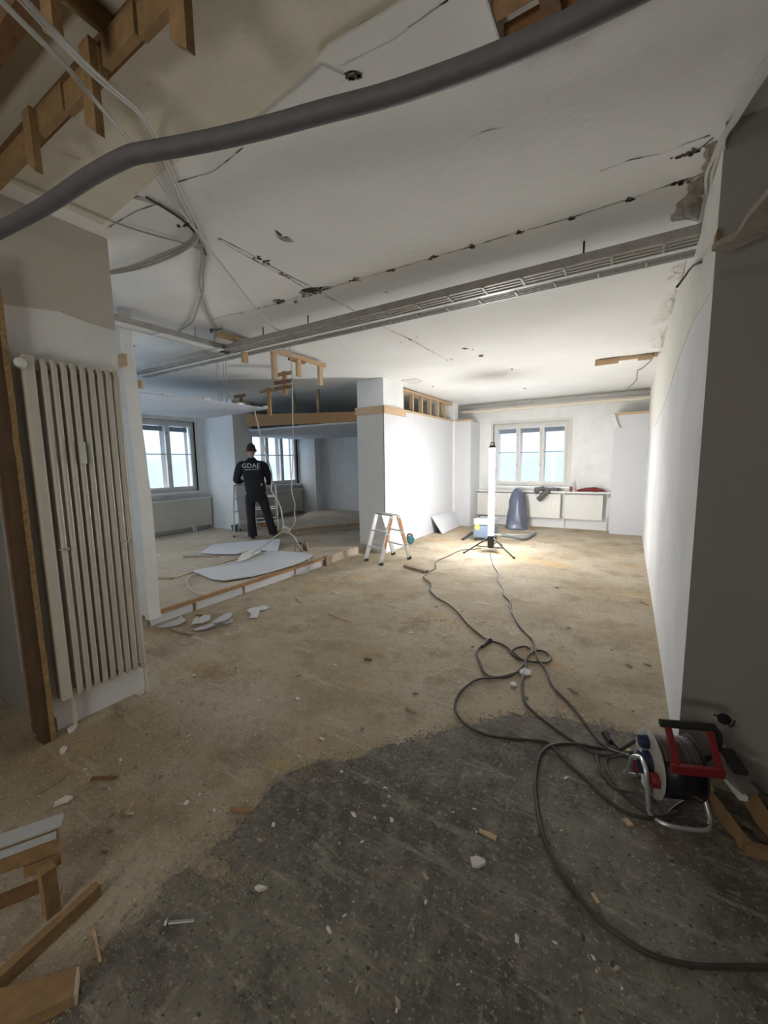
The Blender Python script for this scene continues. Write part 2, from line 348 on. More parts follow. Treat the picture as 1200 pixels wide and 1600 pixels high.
for i, (px, w, mm) in enumerate([
    ([(330,500),(360,492),(404,482),(436,475),(480,459),(556,438),(612,422),(677,402),(738,385),(812,363),(892,341),(985,311),(1058,286),(1100,272)], .006, mud),
    ([(340,372),(400,402),(440,425),(487,449),(510,460)], .010, mudl), ([(510,462),(595,509),(640,530),(700,563)], .012, mudl),
    ([(345,378),(398,407),(445,432),(480,452)], .006, mud),
    ([(938,268),(985,250),(1035,240),(1070,226),(1110,212)], .004, mud), ([(1060,245),(1090,235),(1115,215)], .006, mud),
    ([(700,0),(640,42),(570,80),(527,101)], .006, mud), ([(633,0),(560,40),(513,72)], .005, mudl), ([(262,290),(330,270),(380,232)], .006, mud), ([(170,355),(215,330),(250,318)], .006, mudl),
    ([(250,321),(275,332),(295,345),(308,358)], .006, mud), ([(800,195),(760,205),(735,215)], .003, mudl), ([(60,222),(90,235),(125,250)], .005, mudl)]):
    crack(px, w, mm, i*3.3)
random.seed(21); bits = MB()
for (x, y, n_, sp) in ((490,458,26,22),(436,472,14,9),(552,438,8,6),(612,422,8,7),(677,402,9,8),(738,386,7,5),(812,363,7,5),(893,342,7,5),(985,312,7,6),(415,408,12,14),(445,430,8,8),(552,120,10,10),(335,516,8,10),(1075,240,24,16),(1060,285,18,16),(205,541,10,10),(700,563,6,10),(640,530,6,12),(290,350,10,14)):
    for _ in range(n_):
        px_ = random.gauss(x, sp*.6); py_ = random.gauss(y-.32*(px_-x)*(1 if x not in (415,445) else -1.7), sp*.12); p = Z(px_, py_, H); s_ = random.uniform(.004, .012)
        if p.x > XR-.02: continue
        a0_ = random.uniform(0, 6.3); bits.prism([p+Vector((s_*math.cos(a0_+t)*random.uniform(.6,1.5), s_*math.sin(a0_+t), -.003)) for t in (0, 1.4, 2.7, 4.1, 5.2)], (0, 0, .003))
struct(bits.build('plaster_nicks', mud, ceil))['kind'] = 'stuff'
# rough scars where plaster has come off by the right wall
def scar(px, nm, m, parent, z=H, seed=0, th=.018, n=11):
    P = [Z(x, y, z) for x, y in px]; A, B, Cc, D = P; vs = []; fs = []
    for i in range(n):
        for j in range(n):
            u, v = i/(n-1), j/(n-1); p = A.lerp(B, u).lerp(D.lerp(Cc, u), v)
            edge = min(u, 1-u, v, 1-v)*4; p = p+Vector((noise.noise(p*12)*.05, noise.noise(p*12+Vector((3, 1, 2)))*.05, 0))
            p.z = z-max(0, min(1, edge))*th*(.5+abs(noise.noise(p*22+Vector((seed, 0, 0)))))*1.4+.002; p.x = min(p.x, XR-.003); vs.append(p)
    for i in range(n-1):
        for j in range(n-1): fs.append((i*n+j, (i+1)*n+j, (i+1)*n+j+1, i*n+j+1))
    return MB().add(vs, fs).build(nm, m, parent)
scar([(1104,222),(1126,214),(1112,268),(1092,262)], 'plaster_scar', mudl, ceil, seed=1)
scar([(1072,285),(1104,262),(1098,350),(1050,345)], 'plaster_scar', mudl, ceil, seed=2)
scar([(1048,418),(1084,402),(1072,440),(1046,440)], 'plaster_scar', gyps, ceil, seed=3)
scar([(1026,484),(1062,440),(1048,500),(1014,512)], 'plaster_scar', gyps, ceil, seed=4)
scar([(1010,520),(1046,505),(1040,545),(1016,545)], 'plaster_scar', gyps, ceil, seed=5)
strip_poly([(627,595),(650,592),(660,596),(652,600),(640,600)], H-.01, gyps, 'filler_strip', .01, 'loose flake of filler beside the pillar', ceil)
# walls
wr = struct(MB().box((XR, 2.3, 0), (XR+.5, YB, H)).build('wall_right', wallr))
P = [X(x, y, XR) for x, y in [(1137,206),(1130,420),(1104,468),(1080,510),(1058,570),(1040,630),(1024,665),(1014,668),(1016,614)]]
P = [Vector((XR-.003, min(max(p.y, 2.302), YB-.01), min(p.z, H-.002))) for p in P]
MB().prism(P, (.0025, 0, 0)).build('old_paint', mat('old cream wall paint', (.64, .625, .56), .9, var=.05, vs=4), wr, label='older cream paint on the upper right wall')
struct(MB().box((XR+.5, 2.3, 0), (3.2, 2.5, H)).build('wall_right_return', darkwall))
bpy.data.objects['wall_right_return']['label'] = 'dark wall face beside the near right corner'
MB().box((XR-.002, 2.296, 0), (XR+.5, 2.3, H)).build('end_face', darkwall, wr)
# back wall with a window opening, left window wall with two
def wall_open(nm, m, ax, pos, th, a0, a1, z0, z1, ops):
    mb = MB()
    def bx(u0, u1, w0, w1):
        if u1-u0 < 1e-4 or w1-w0 < 1e-4: return
        if ax == 0: mb.box((pos-th, u0, w0), (pos, u1, w1))
        else: mb.box((u0, pos, w0), (u1, pos+th, w1))
    u = a0
    for (o0, o1, s, t) in sorted(ops):
        bx(u, o0, z0, z1); bx(o0, o1, z0, s); bx(o0, o1, t, z1); u = o1
    bx(u, a1, z0, z1); return struct(mb.build(nm, m))
BW = (-2.80, -1.15, .93, 2.36); W1 = (3.72, 5.44, .97, 2.44); W2 = (6.92, 8.58, .97, 2.44)
wall_open('wall_back', wallold, 1, YB, .3, -5.0, XR+.5, 0, H, [BW])
wall_open('wall_left', wallold, 0, XW, .3, 1.9, YB+.3, 0, H, [W1, W2])
# near left block that carries the tall radiator
wl = struct(MB().box((-5.2, .82, 0), (-2.75, 1.37, H)).build('wall_radiator', plaster), 'white wall block that carries the tall radiator')
MB().box((-5.2, .815, 0), (-2.752, .82, H)).build('shade_face', darkwall, wl)  # thin dark sheet: shade of the unlit recess face put into colour
pa = X(22,481,-2.75); pb = X(176,516,-2.75)
mb = MB().prism([(-2.748, .822, pa.z), (-2.748, 1.08, pb.z+.03), (-2.748, 1.20, pb.z+.012), (-2.748, 1.368, pb.z), (-2.748, 1.368, H-.002), (-2.748, .822, H-.002)], (.007, 0, 0))
mb.build('upper_paint', creamw, wl, label='cream painted upper part of the wall')
struct(MB().box((-5.2, -3.2, 0), (-5.0, .82, H)).build('wall_left_hall', darkwall)); struct(MB().box((-5.2, -3.4, 0), (3.2, -3.2, H)).build('wall_near', darkwall))
struct(MB().box((3.2, -3.4, 0), (3.4, 2.5, H)).build('wall_right_hall', darkwall))
# strip of wall between radiator block and raised floor, with a broken leaning edge
mb = MB(); pts = [(-5.0, 1.93, 0.)]
edge = [(234,970),(231,950),(229,920),(226,880),(222,830),(217,775),(212,740),(208,705),(203,670),(200,640),(196,610),(193,578),(190,560)]
pts += [Vector((Y(x, y, 1.93).x, 1.93, max(0, Y(x, y, 1.93).z))) for x, y in edge]; pts += [(pts[-1][0], 1.93, H), (-5.0, 1.93, H)]
mb.prism(pts, (0, .11, 0)); ws = struct(mb.build('wall_stub', plaster), 'white stub wall with a torn edge behind the tall radiator')
mb = MB(); q0 = Y(184,575,1.92); q1 = Y(194,553,1.92)
mb.box((q0.x-.05, 1.9, q0.z), (q1.x+.02, 1.93, q1.z)); mb.build('wood_block', woodp, ws)
# left room: pillar, rear wall, dais
struct(MB().box((XW, 5.66, PZ), (-7.08, 6.15, H)).build('wall_pillar', plaster), 'wide white pier between the two left windows')
struct(MB().box((XW, 8.95, 0), (-3.5, 9.15, H)).build('wall_back_left', plaster), 'rear wall of the left room')
struct(MB().box((XW, 8.62, 0), (-7.45, 8.95, H)).build('wall_corner_box', plaster), 'boxed corner at the rear of the left room')
dz = .24
A = Z(430,829,dz); B = Z(566,816,dz)
d = (B-A).normalized(); A2 = A
mb = MB().prism([(A2.x, A2.y, PZ), (B.x+.6*d.x, B.y+.6*d.y, PZ), (-3.7, 8.95, PZ), (-7.45, 8.95, PZ), (-7.45, 8.3, PZ)], (0, 0, dz-PZ-.02))
struct(mb.build('trim_3', platm), 'low dais floor in the rear of the left room')
nrm = Vector((d.y, -d.x, 0))
solo(MB().beam(A2+Vector((0, 0, 0.0)), B+d*.5, .09, .022), 'edging_board', woodp, 'long pale board edging the low dais in the left room', 'board')
# dado shelf line and small outlet on the rear wall
solo(MB().box((-7.1, 8.90, 1.86), (-5.9, 8.95, 1.89)), 'cable_duct', whitem, 'short white cable duct high on the rear wall of the left room', 'duct')
# column and partition
cf = struct(MB().box((-3.95, 5.69, 0), (-3.44, 6.36, 2.86)).build('column', plaster), 'white square pillar in the middle of the room')
struct(MB().box((-3.955, 5.675, 0), (-3.43, 5.69, 2.30)).build('column_cladding', mat('grey pillar board', (.62, .61, .575), .9, var=.03), cf))
struct(MB().box((-3.44, 5.675, 0), (-3.425, 6.36, 2.30)).build('column_cladding', board, cf))
s = MB().box((-3.98, 5.655, 2.30), (-3.415, 5.675, 2.42)); s.build('timber_band', woodp, cf)
s = MB().box((-3.425, 5.655, 2.30), (-3.405, 6.40, 2.42)); s.build('timber_band', woodp, cf)
# shelving of the partition
pt = sempty('wall_partition', (-3.55, 7.6, 0)); pt['label'] = 'white boarded partition running back from the pillar'
for k in range(3): MB().box((-3.68, 6.36+k*.88, 0), (-3.55, 6.36+(k+1)*.88-.003, 2.42)).build('panel', board, pt)
MB().box((-3.68, 9.0, 0), (-3.13, 9.12, 2.42)).build('panel', board, pt)
MB().box((-3.25, 9.12, 0), (-3.13, YB, 2.42)).build('panel', board, pt)
MB().box((-3.70, 6.40, 2.42), (-3.53, 9.02, 2.455)).build('bottom_plate', woodp, pt)
MB().box((-3.70, 8.97, 2.42), (-3.10, 9.14, 2.455)).build('bottom_plate', woodp, pt)
MB().box((-3.68, 6.40, 2.80), (-3.56, 9.1, 2.835)).build('top_plate', woodp, pt)
for k in range(7):
    y = 6.60+k*.40; MB().box((-3.66, y, 2.455), (-3.58, y+.045, 2.80)).build('stud', woodp, pt)
# fascia and soffits of the left room
fa = sempty('trim_4', (-5.4, 5.8, 2.2)); fa['label'] = 'timber fascia with the white soffit behind it'
fr = MB().prism([(-6.75, 5.74, 2.29), (-3.96, 5.74, 2.21), (-3.96, 5.74, 2.37), (-6.75, 5.74, 2.53)], (0, .06, 0)); fr.build('fascia_board', wood, fa)
MB().prism([(-6.76, 5.80, 2.20), (-3.68, 5.80, 2.20), (-3.68, 8.95, 2.20), (XW, 8.95, 2.20), (XW, 6.16, 2.20), (-6.76, 6.16, 2.20)], (0, 0, .03)).build('soffit_board', board, fa)
for k, px in enumerate([(562,0)]): pass
hs = tag(MB().prism([Z(*q, 2.40) for q in [(150,603),(200,612),(260,619),(322,626),(420,639),(395,643),(355,649),(325,654),(262,650),(202,645),(150,641)]], (0, 0, .014)).build('ceiling_board', board, origin=Z(300,635,2.4)),
    'large white plasterboard still hanging above the left window', 'plasterboard')
for q in [(205,613),(262,619),(325,626),(378,633),(418,638)]:
    p = Z(*q, 2.40)+Vector((-.03, 0, 0)); MB().box(p+Vector((-.03, -.05, .014)), p+Vector((.03, .05, .035))).build('hanger_clip', whitem, hs)
hsx = bpy.data.objects['ceiling_board']
# ---------------------------------------------------------------- windows
def window(nm, ax, pos, op, hidden=False):
    a0, a1, z0, z1 = op; c = ((pos, (a0+a1)/2, z0) if ax == 0 else ((a0+a1)/2, pos, z0)); w = sempty(nm, c); s = -1 if ax == 0 else 1
    dd = pos+s*.14
    def bx(mb, u0, u1, w0, w1, e0, e1):
        if ax == 0: mb.box((pos+s*e0, u0, w0), (pos+s*e1, u1, w1))
        else: mb.box((u0, pos+s*e0, w0), (u1, pos+s*e1, w1))
        return mb
    fw_ = .055; f = MB(); bx(f, a0, a0+fw_, z0, z1, .05, .13); bx(f, a1-fw_, a1, z0, z1, .05, .13); bx(f, a0+fw_, a1-fw_, z1-.07, z1, .05, .13); bx(f, a0+fw_, a1-fw_, z0, z0+.06, .05, .13); f.build('window_frame', winm, w)
    f = MB(); t = .05  # architrave on the room side
    bx(f, a0-t, a0, z0-.02, z1+t, -.018, .05); bx(f, a1, a1+t, z0-.02, z1+t, -.018, .05); bx(f, a0, a1, z1, z1+t, -.018, .05); f.build('architrave', winm, w)
    f = MB(); bx(f, a0-.08, a1+.08, z0-.045, z0, -.10, .05); f.build('window_sill', whitem, w)
    n = 3; iw = (a1-a0-2*fw_)/n
    for k in range(n):
        u0 = a0+fw_+k*iw; u1 = u0+iw; b = .048; zz0 = z0+.06; zz1 = z1-.07; f = MB()
        bx(f, u0+.002, u0+b, zz0, zz1, .035, .085); bx(f, u1-b, u1-.002, zz0, zz1, .035, .085); bx(f, u0+b, u1-b, zz0, zz0+b, .035, .085); bx(f, u0+b, u1-b, zz1-b, zz1, .035, .085)
        sa = f.build('sash', winm, w); zm = zz0+(zz1-zz0)*.54
        bx(MB(), u0+b, u1-b, zm-.009, zm+.009, .045, .08).build('glazing_bar', mat('blue grey bar', (.22, .25, .29), .5), sa)
        bx(MB(), u0+b, u1-b, zz0+b, zm-.009, .058, .062).build('pane', glass, sa)
        bx(MB(), u0+b, u1-b, zm+.009, zz1-b, .058, .062).build('pane', glass, sa)
        f = MB(); bx(f, u0+b, u1-b, zz1-b-.10, zz1-b, .125, .15); f.build('blind_edge', mat('grey blind', (.25, .27, .28), .6), sa)
        if k < 2:
            f = MB(); bx(f, u1-.028, u1-.012, zm-.33, zm-.25, .008, .035); bx(f, u1-.032, u1-.01, zz1-.22, zz1-.17, .01, .035); f.build('window_catch', metal, sa)
    # outer leaf of the box window
    f = MB()
    for k in range(n):
        u0 = a0+fw_+k*iw; u1 = u0+iw
        bx(f, u0, u0+.065, z0, z1, .21, .25); bx(f, u1-.065, u1, z0, z1, .21, .25)
    bx(f, a0, a1, z0, z0+.05, .211, .249); bx(f, a0, a1, z1-.09, z1, .211, .249); f.build('outer_frame', whitem, w)
    return w
window('window_1', 0, XW, W1); window('window_2', 0, XW, W2); window('window_3', 1, YB, BW)
# ---------------------------------------------------------------- left room radiator casings
def casing(y0, y1, lab):
    t = thing('radiator_cover', (XW+.14, (y0+y1)/2, PZ), lab, 'radiator cover')
    MB().box((XW+.10, y0, PZ+.09), (XW+.14, y1, .80)).build('front_panel', radm, t)
    MB().box((XW+.003, y0-.02, .80), (XW+.17, y1+.02, .825)).build('top_board', whitem, t)
    for y in (y0, y1-.02): MB().box((XW+.003, y, PZ), (XW+.10, y+.02, .80)).build('side_board', radm, t)
    MB().box((XW+.10, y0, .56), (XW+.146, y1, .575)).build('panel_joint', winm, t)
casing(3.0, 5.62, 'long cream casing under the nearer left window'); casing(6.2, 8.55, 'long cream casing under the farther left window')
for k in range(2): solo(MB().tube([(XW+.22, 5.12+k*.05, PZ), (XW+.18, 5.10+k*.05, PZ+.14)], .012), 'pipe_stub', whitem, ['left','right'][k]+'-hand white pipe stub at the foot of the nearer casing', 'pipe')
# ---------------------------------------------------------------- back wall radiators and shelf
sh = thing('window_shelf', (-1.78, 9.5, .80), 'long white shelf board over the radiators on the back wall', 'shelf')
MB().box((-3.25, 9.40, .80), (-.30, YB, .83)).build('shelf_board', whitem, sh)
for x in (-3.2, -.36): MB().box((x, 9.44, .72), (x+.04, YB, .80)).build('bracket', metal, sh)
radw = mat('off white radiator lacquer', (.80, .79, .74), .45)
def flat_radiator(x0, x1, z0, z1, lab):
    t = thing('panel_radiator', ((x0+x1)/2, 9.56, z0), lab, 'radiator')
    MB().box((x0, 9.53, z0), (x1, 9.60, z1)).build('panel', radw, t, bevel=.008)
    mb = MB(); n = int((x1-x0)/.036)
    for k in range(n): mb.box((x0+.03+k*.036, 9.522, z0+.03), (x0+.048+k*.036, 9.531, z1-.03))
    mb.build('flute_ribs', radw, t)['kind'] = 'stuff'
    for x in (x0+.15, x1-.17): MB().box((x, 9.60, z0+.1), (x+.02, YB-.002, z0+.16)).build('wall_bracket', metal, t)
    MB().tube([(x1+.0, 9.57, z0+.05), (x1+.07, 9.57, z0+.05), (x1+.07, 9.57, .02)], .012).build('feed_pipe', whitem, t)
flat_radiator(-2.0, -1.26, .22, .76, 'cream panel radiator behind the bag, left of the jacket'); flat_radiator(-1.18, -.44, .22, .76, 'cream panel radiator nearest the right corner'); flat_radiator(-3.15, -2.10, .22, .76, 'cream panel radiator behind the lit tube lamp')
struct(MB().box((-3.13, YB-.03, 0), (-.3, YB, .16)).build('baseboard_back', whitem))
# boxed corner right
bx = struct(MB().box((-.30, 9.28, 0), (XR, YB, 2.36)).build('wall_box', board), 'white boarded box in the far right corner')
MB().box((-.33, 9.25, 2.36), (XR-.004, 9.62, 2.40)).build('timber_top', woodp, bx)
solo(MB().prism([(-.34,9.30,2.22),(-.16,9.26,2.10),(-.31,9.245,2.08)], (0,-.02,0)).prism([(-.34,9.27,2.38),(-.30,9.27,2.38),(-.22,9.25,2.12),(-.34,9.25,2.14)], (0,-.02,0)), 'torn_tape', gyps, 'torn paper flap hanging on the corner box', 'paper')
# pipes under the ceiling at the back
solo(MB().tube([(-3.5, 9.38, 2.66), (XR, 9.38, 2.66)], .042, 12), 'heating_pipe', mat('cream pipe', (.66, .61, .50), .5), 'thick cream pipe along the top of the back wall', 'pipe')
solo(MB().box((-3.5, 9.42, 2.74), (XR, 9.50, 2.81)), 'cable_tray', metal, 'grey cable tray above the cream pipe on the back wall', 'cable tray')
# ---------------------------------------------------------------- pixel-surveyed timber beams
def beam_thing(nm, m, lab, cat, p, q, w, h, upv=(0, 0, 1), grp=None, cut0=0, cut1=0): return solo(MB().beam(p, q, w, h, upv, cut0, cut1), nm, m, lab, cat, grp)
# near left ceiling batten frame
zf = 2.74
bf = thing('ceiling_lattice', (-1.7, .78, zf), 'brown batten frame with hanging stubs under the near left ceiling', 'timber frame')
MB().beam((-4.9, .80, 2.82), (-.55, .80, 2.82), .05, .07).build('upper_batten', woodd, bf)
for (x0, x1, z) in ((-4.9, -2.02, 2.745), (-2.0, -1.72, 2.765), (-1.70, -1.46, 2.745), (-1.44, -1.26, 2.765), (-1.24, -.6, 2.745)): MB().beam((x0, .765, z), (x1, .765, z), .024, .085).build('lower_batten', woodn, bf)
def stub(px0, px1, yy, ztop, w, m=woodn, parent=bf, cut=True, nm='hanging_stub'):
    a = Y(px0, px1[0], yy); b = Y(px0, px1[1], yy); x = a.x; zb = b.z
    mb = MB().add([(x-w/2, yy-.012, ztop), (x+w/2, yy-.012, ztop), (x+w/2, yy-.012, zb), (x-w/2, yy-.012, zb+(.05 if cut else 0)),
                   (x-w/2, yy+.012, ztop), (x+w/2, yy+.012, ztop), (x+w/2, yy+.012, zb), (x-w/2, yy+.012, zb+(.05 if cut else 0))], [(0,1,2,3),(7,6,5,4),(0,4,5,1),(1,5,6,2),(2,6,7,3),(3,7,4,0)])
    return mb.build(nm, m, parent)
stub(48, (200, 283), .74, 2.80, .06); stub(140, (110, 228), .74, 2.80, .062); stub(281, (0, 98), .74, 2.84, .062); stub(78, (0, 88), .60, 2.84, .06)
MB().beam((-2.6, .60, 2.82), (-.6, .60, 2.82), .05, .06).build('upper_batten', woodd, bf)
MB().beam((-1.42, .60, 2.83), (-1.42, .80, 2.83), .04, .04).build('cross_batten', woodn, bf)
# near right batten pair in the ceiling opening
tr = thing('ceiling_battens', (-.2, 1.4, 2.8), 'short brown battens under the ceiling at the top edge, above the grey tube', 'timber')
p = Z(790,66,2.8)
MB().beam((p.x, p.y, 2.80), (p.x+1.2, p.y, 2.80), .04, .07).build('batten', wood, tr)
MB().beam((p.x, p.y-.13, 2.80), (p.x+1.2, p.y-.13, 2.80), .04, .07).build('batten', wood, tr)
q = Z(868,20,2.8); MB().beam((q.x, p.y-.2, 2.765), (q.x, p.y+.03, 2.765), .05, .03).build('cross_batten', woodd, tr)
MB().box((p.x-.006, p.y-.30, 2.76), (p.x, p.y+.02, 2.86)).build('white_edge', board, tr)
# middle batten with hangers
mbt = thing('hanger_batten', (-3.55, 3.5, 2.78), 'long pale batten with hanging stubs below the grey cable tray', 'timber frame')
MB().beam((-3.56, 2.72, 2.80), (-3.53, 4.35, 2.80), .05, .045).build('batten', woodp, mbt)
for px, y0, y1 in ((382,545,566), (428,555,592), (466,560,588), (500,570,602)):
    p = X(px, y0, -3.54); q = X(px, y1, -3.54); pz = q.z
    MB().box((-3.565, p.y-.03, pz), (-3.525, p.y+.03, 2.79)).build('hanging_stub', woodp, mbt)
MB().beam((-3.56, 3.72, 2.765), (-3.56, 3.98, 2.765), .05, .03).build('cross_piece', wood, mbt)
# T shaped hangers
def thanger(px, ytop, ybot, bars, yy, w, lab):
    a = Y(px, ytop, yy); b = Y(px, ybot, yy); t = thing('ceiling_hanger', (a.x, yy, b.z), lab, 'hanger')
    MB().box((a.x-.028, yy-.015, b.z), (a.x+.028, yy+.015, a.z)).build('stem', wood, t)
    for k, yb in enumerate(bars):
        c = Y(px, yb, yy); MB().box((a.x-w/2, yy-.03, c.z-.025), (a.x+w/2, yy-.015, c.z+.025)).build('cross_piece', woodd if k else wood, t)
thanger(444, 580, 618, (585,597,606), 4.3, .36, 'wooden hanger with three cross pieces beside the thin hanging cable')
thanger(420, 606, 650, (611,), 4.6, .36, 'wooden T hanger above the timber fascia, right of the hanging board')
thanger(376, 618, 632, (619,), 5.0, .30, 'small wooden T hanger above the edge of the hanging board')
for px, y0, y1, lab in ((497,620,643,'brown upright post standing on the fascia nearest the pillar'), (459,622,648,'brown upright post on the fascia behind the thin hanging cable'), (420,640,652,'short brown post at the fascia above the worker')):
    a = Y(px, y0, 5.9); b = Y(px, y1, 5.9); solo(MB().box((a.x-.03, 5.88, b.z-.03), (a.x+.03, 5.92, H)), 'upright_post', woodg, lab, 'post')
# stub of timber left
a = Y(196,590,1.99); b = Y(236,600,2.2)
beam_thing('timber_offcut', woodp, 'short pale timber sticking out at the stub wall below the ceiling light rail', 'timber', (-4.05, 1.97, a.z-.01), (b.x, 2.12, b.z-.02), .05, .07)
# ceiling batten right
p = Z(930,566,H-.03); q = Z(1028,554,H-.03)
cb = thing('ceiling_batten', (p.x, p.y, H-.05), 'broken pale batten on the ceiling by the right wall', 'timber')
MB().beam((p.x, p.y, H-.025), (min(q.x, XR-.01), p.y+.05, H-.025), .05, .04).build('batten', woodp, cb)
MB().beam((p.x, p.y-.02, H-.06), (p.x+.28, p.y-.02, H-.06), .03, .05).build('batten', woodp, cb)
MB().beam((p.x+.50, p.y+.0, H-.06), (p.x+.66, p.y+.02, H-.06), .03, .04).build('batten', woodp, cb)
# ---------------------------------------------------------------- cable trays across the room
ct = thing('cable_tray', (-2.3, 3.0, 2.68), 'grey double cable tray crossing the whole ceiling', 'cable tray')
def trough(x0, x1, y, z, w, h, m, nm, par):
    mb = MB(); mb.box((x0, y-w/2, z), (x1, y+w/2, z+.004)); mb.box((x0, y-w/2, z+.004), (x1, y-w/2+.004, z+h)); mb.box((x0, y+w/2-.004, z+.004), (x1, y+w/2, z+h)); return mb.build(nm, m, par)
traym = mat('dull tray steel', (.38, .36, .33), .5, .15, var=.15, vs=14)
for nm, y, z, w_, h_ in (('rear_trough', 2.955, 2.700, .125, .055), ('front_trough', 3.105, 2.690, .085, .045)):
    MB().box((-5.6, y-w_/2, z), (XR, y+w_/2, z+h_)).build(nm, traym, ct, bevel=.006)
    for k in range(2): MB().box((-5.6, y-w_/6+k*w_/3-.003, z-.005), (XR, y-w_/6+k*w_/3+.003, z)).build('rib', traym, ct)
MB().box((-5.6, 3.022, 2.692), (XR, 3.058, 2.698)).build('edge_strip', whitem, ct)
MB().box((-5.6, 3.150, 2.684), (XR, 3.160, 2.704)).build('edge_strip', whitem, ct)
for k in range(22):
    x = .1-k*.26; MB().box((x, 2.89, 2.692), (x+.012, 3.015, 2.700)).build('clip', traym, ct); MB().box((x-.08, 3.062, 2.682), (x-.068, 3.148, 2.690)).build('clip', traym, ct)
for px in (912, 468, 342):
    p = Z(px, 405 if px > 800 else 505, 2.76); MB().tube([(p.x, 2.98, 2.74), (p.x, 2.98, H)], .006).build('drop_rod', black, ct)
lr = thing('light_rail', (-3.72, 2.4, 2.68), 'bright white ceiling light rail running from the left to the cable tray', 'light fitting')
MB().box((-3.78, 1.30, 2.70), (-3.68, 3.02, 2.735)).build('housing', whitem, lr); MB().box((-3.80, 1.30, 2.690), (-3.785, 3.02, 2.712)).build('reflector', alu, lr); MB().box((-3.675, 1.30, 2.705), (-3.66, 3.02, 2.75)).build('reflector', metal, lr)
for y in (1.6, 2.2, 2.8): MB().box((-3.79, y, 2.693), (-3.67, y+.02, 2.70)).build('clip', alu, lr)
for y in (1.7, 2.6): MB().tube([(-3.73, y, 2.735), (-3.73, y, H)], .005).build('drop_rod', metal, lr)
# ---------------------------------------------------------------- big grey tube
hp = [Z(-60,392,2.36), Z(0,360,2.38), Z(70,322,2.39), Z(140,276,2.40), Z(192,248,2.405), Z(215,240,2.41), Z(250,234,2.41), Z(330,219,2.41), Z(420,198,2.41), Z(500,176,2.41), Z(600,150,2.41), Z(690,120,2.41), Z(760,94,2.41), Z(850,56,2.41), Z(960,2,2.41), Z(1040,-40,2.42)]
solo(MB().tube(spline(hp, 5), .0245, 14), 'insulated_tube', hose, 'thick dark grey foam tube hanging across the near ceiling', 'tube')
# ---------------------------------------------------------------- ceiling cables
def ccable(px, z, r, lab, m=wcable, grp=None, zs=None):
    pts = [Z(x, y, (zs[i] if zs else z)) for i, (x, y) in enumerate(px)]
    return solo(MB().tube(spline(pts, 4), r, 6), 'ceiling_cable', m, lab, 'cable', grp)
ccable([(-20,-20),(40,40),(100,100),(155,165),(210,230),(260,300),(310,365),(360,430),(395,475),(425,510),(443,518)], 2.80, .006, 'single thin pale cable looping from the top left corner to the cable tray', zs=[2.40,2.42,2.44,2.50,2.60,2.72,2.8,2.8,2.78,2.76,2.75])
ccable([(25,-8),(90,62),(150,122),(218,180),(245,228),(280,310),(303,352),(318,385)], 2.83, .006, zs=[2.5,2.52,2.62,2.78,2.83,2.83,2.83,2.83], lab= 'pale twin cable on the near ceiling beside the brown stubs, left strand')
ccable([(33,-8),(98,62),(156,120),(221,178),(250,228),(286,310),(308,352),(321,385)], 2.835, .006, zs=[2.5,2.52,2.62,2.78,2.835,2.835,2.835,2.835], lab= 'pale twin cable on the near ceiling beside the brown stubs, right strand')
ccable([(318,385),(321,405),(318,430),(317,455),(310,478),(300,503),(285,514),(272,522)], 2.845, .007, 'cable dropping from the knot in the ceiling to the light rail', m=mat('grey cable', (.40, .37, .32), .7))
ccable([(312,378),(316,400),(312,440),(316,460),(326,490),(335,515),(334,535)], 2.845, .009, 'grey cable beside the white ceiling cables towards the pillar', m=MATS['grey cable'])
ccable([(-20,262),(40,288),(80,305),(140,332),(200,355),(250,370),(300,384),(322,400)], 2.845, .005, 'thin pale cable above the tall radiator wall')
for k in range(3):
    ccable([(300+k*3,345+k*5),(306+k*2,362+k*3),(295,378+k*4),(270,390+k*5),(235,404+k*5),(205,416+k*3),(168,425+k*1.5)], 2.84-k*.006, .008, ['uppermost','middle','lowest'][k]+' grey cable of the bundle curling towards the radiator wall', m=MATS['grey cable'])
ccable([(228,308),(262,328),(290,348),(312,374),(322,398)], 2.84, .006, 'dark cable leaving the long slit in the left ceiling', m=cablem)
# cables in the corner of the right wall
for k in range(4):
    dx = k*4.5
    ccable([(1215+dx*.3,62+dx*2),(1180+dx*.3,120+dx*1.2),(1150+dx*.2,180+dx*.5),(1128+dx*.4,215),(1116+dx*1.3,245),(1105+dx*1.8,272+k*3),(1104+dx*2.0 if k<2 else 1112+k,300+k*6)], 2.80-k*.014, .009-k*.001, ['first','second','third','fourth'][k]+' grey cable from the ceiling side in the near right corner bundle')
pts = [X(1095,410,XR-.01), X(1082,416,XR-.02), X(1070,432,XR-.05), X(1058,448,XR-.12)]
solo(MB().tube(spline(pts, 4), .006, 6), 'loose_wire', cablem, 'dark wire sticking out of the right wall near the cable tray', 'wire')
pts = [Z(1022,552,H-.02), Z(1018,562,H-.05), Z(1004,575,H-.03), Z(996,580,H-.03), Z(994,594,H-.02), Z(981,607,H-.02)]
solo(MB().tube(spline(pts, 4), .006, 6), 'loose_wire', cablem, 'dark wire zigzagging on the far ceiling by the right wall', 'wire')
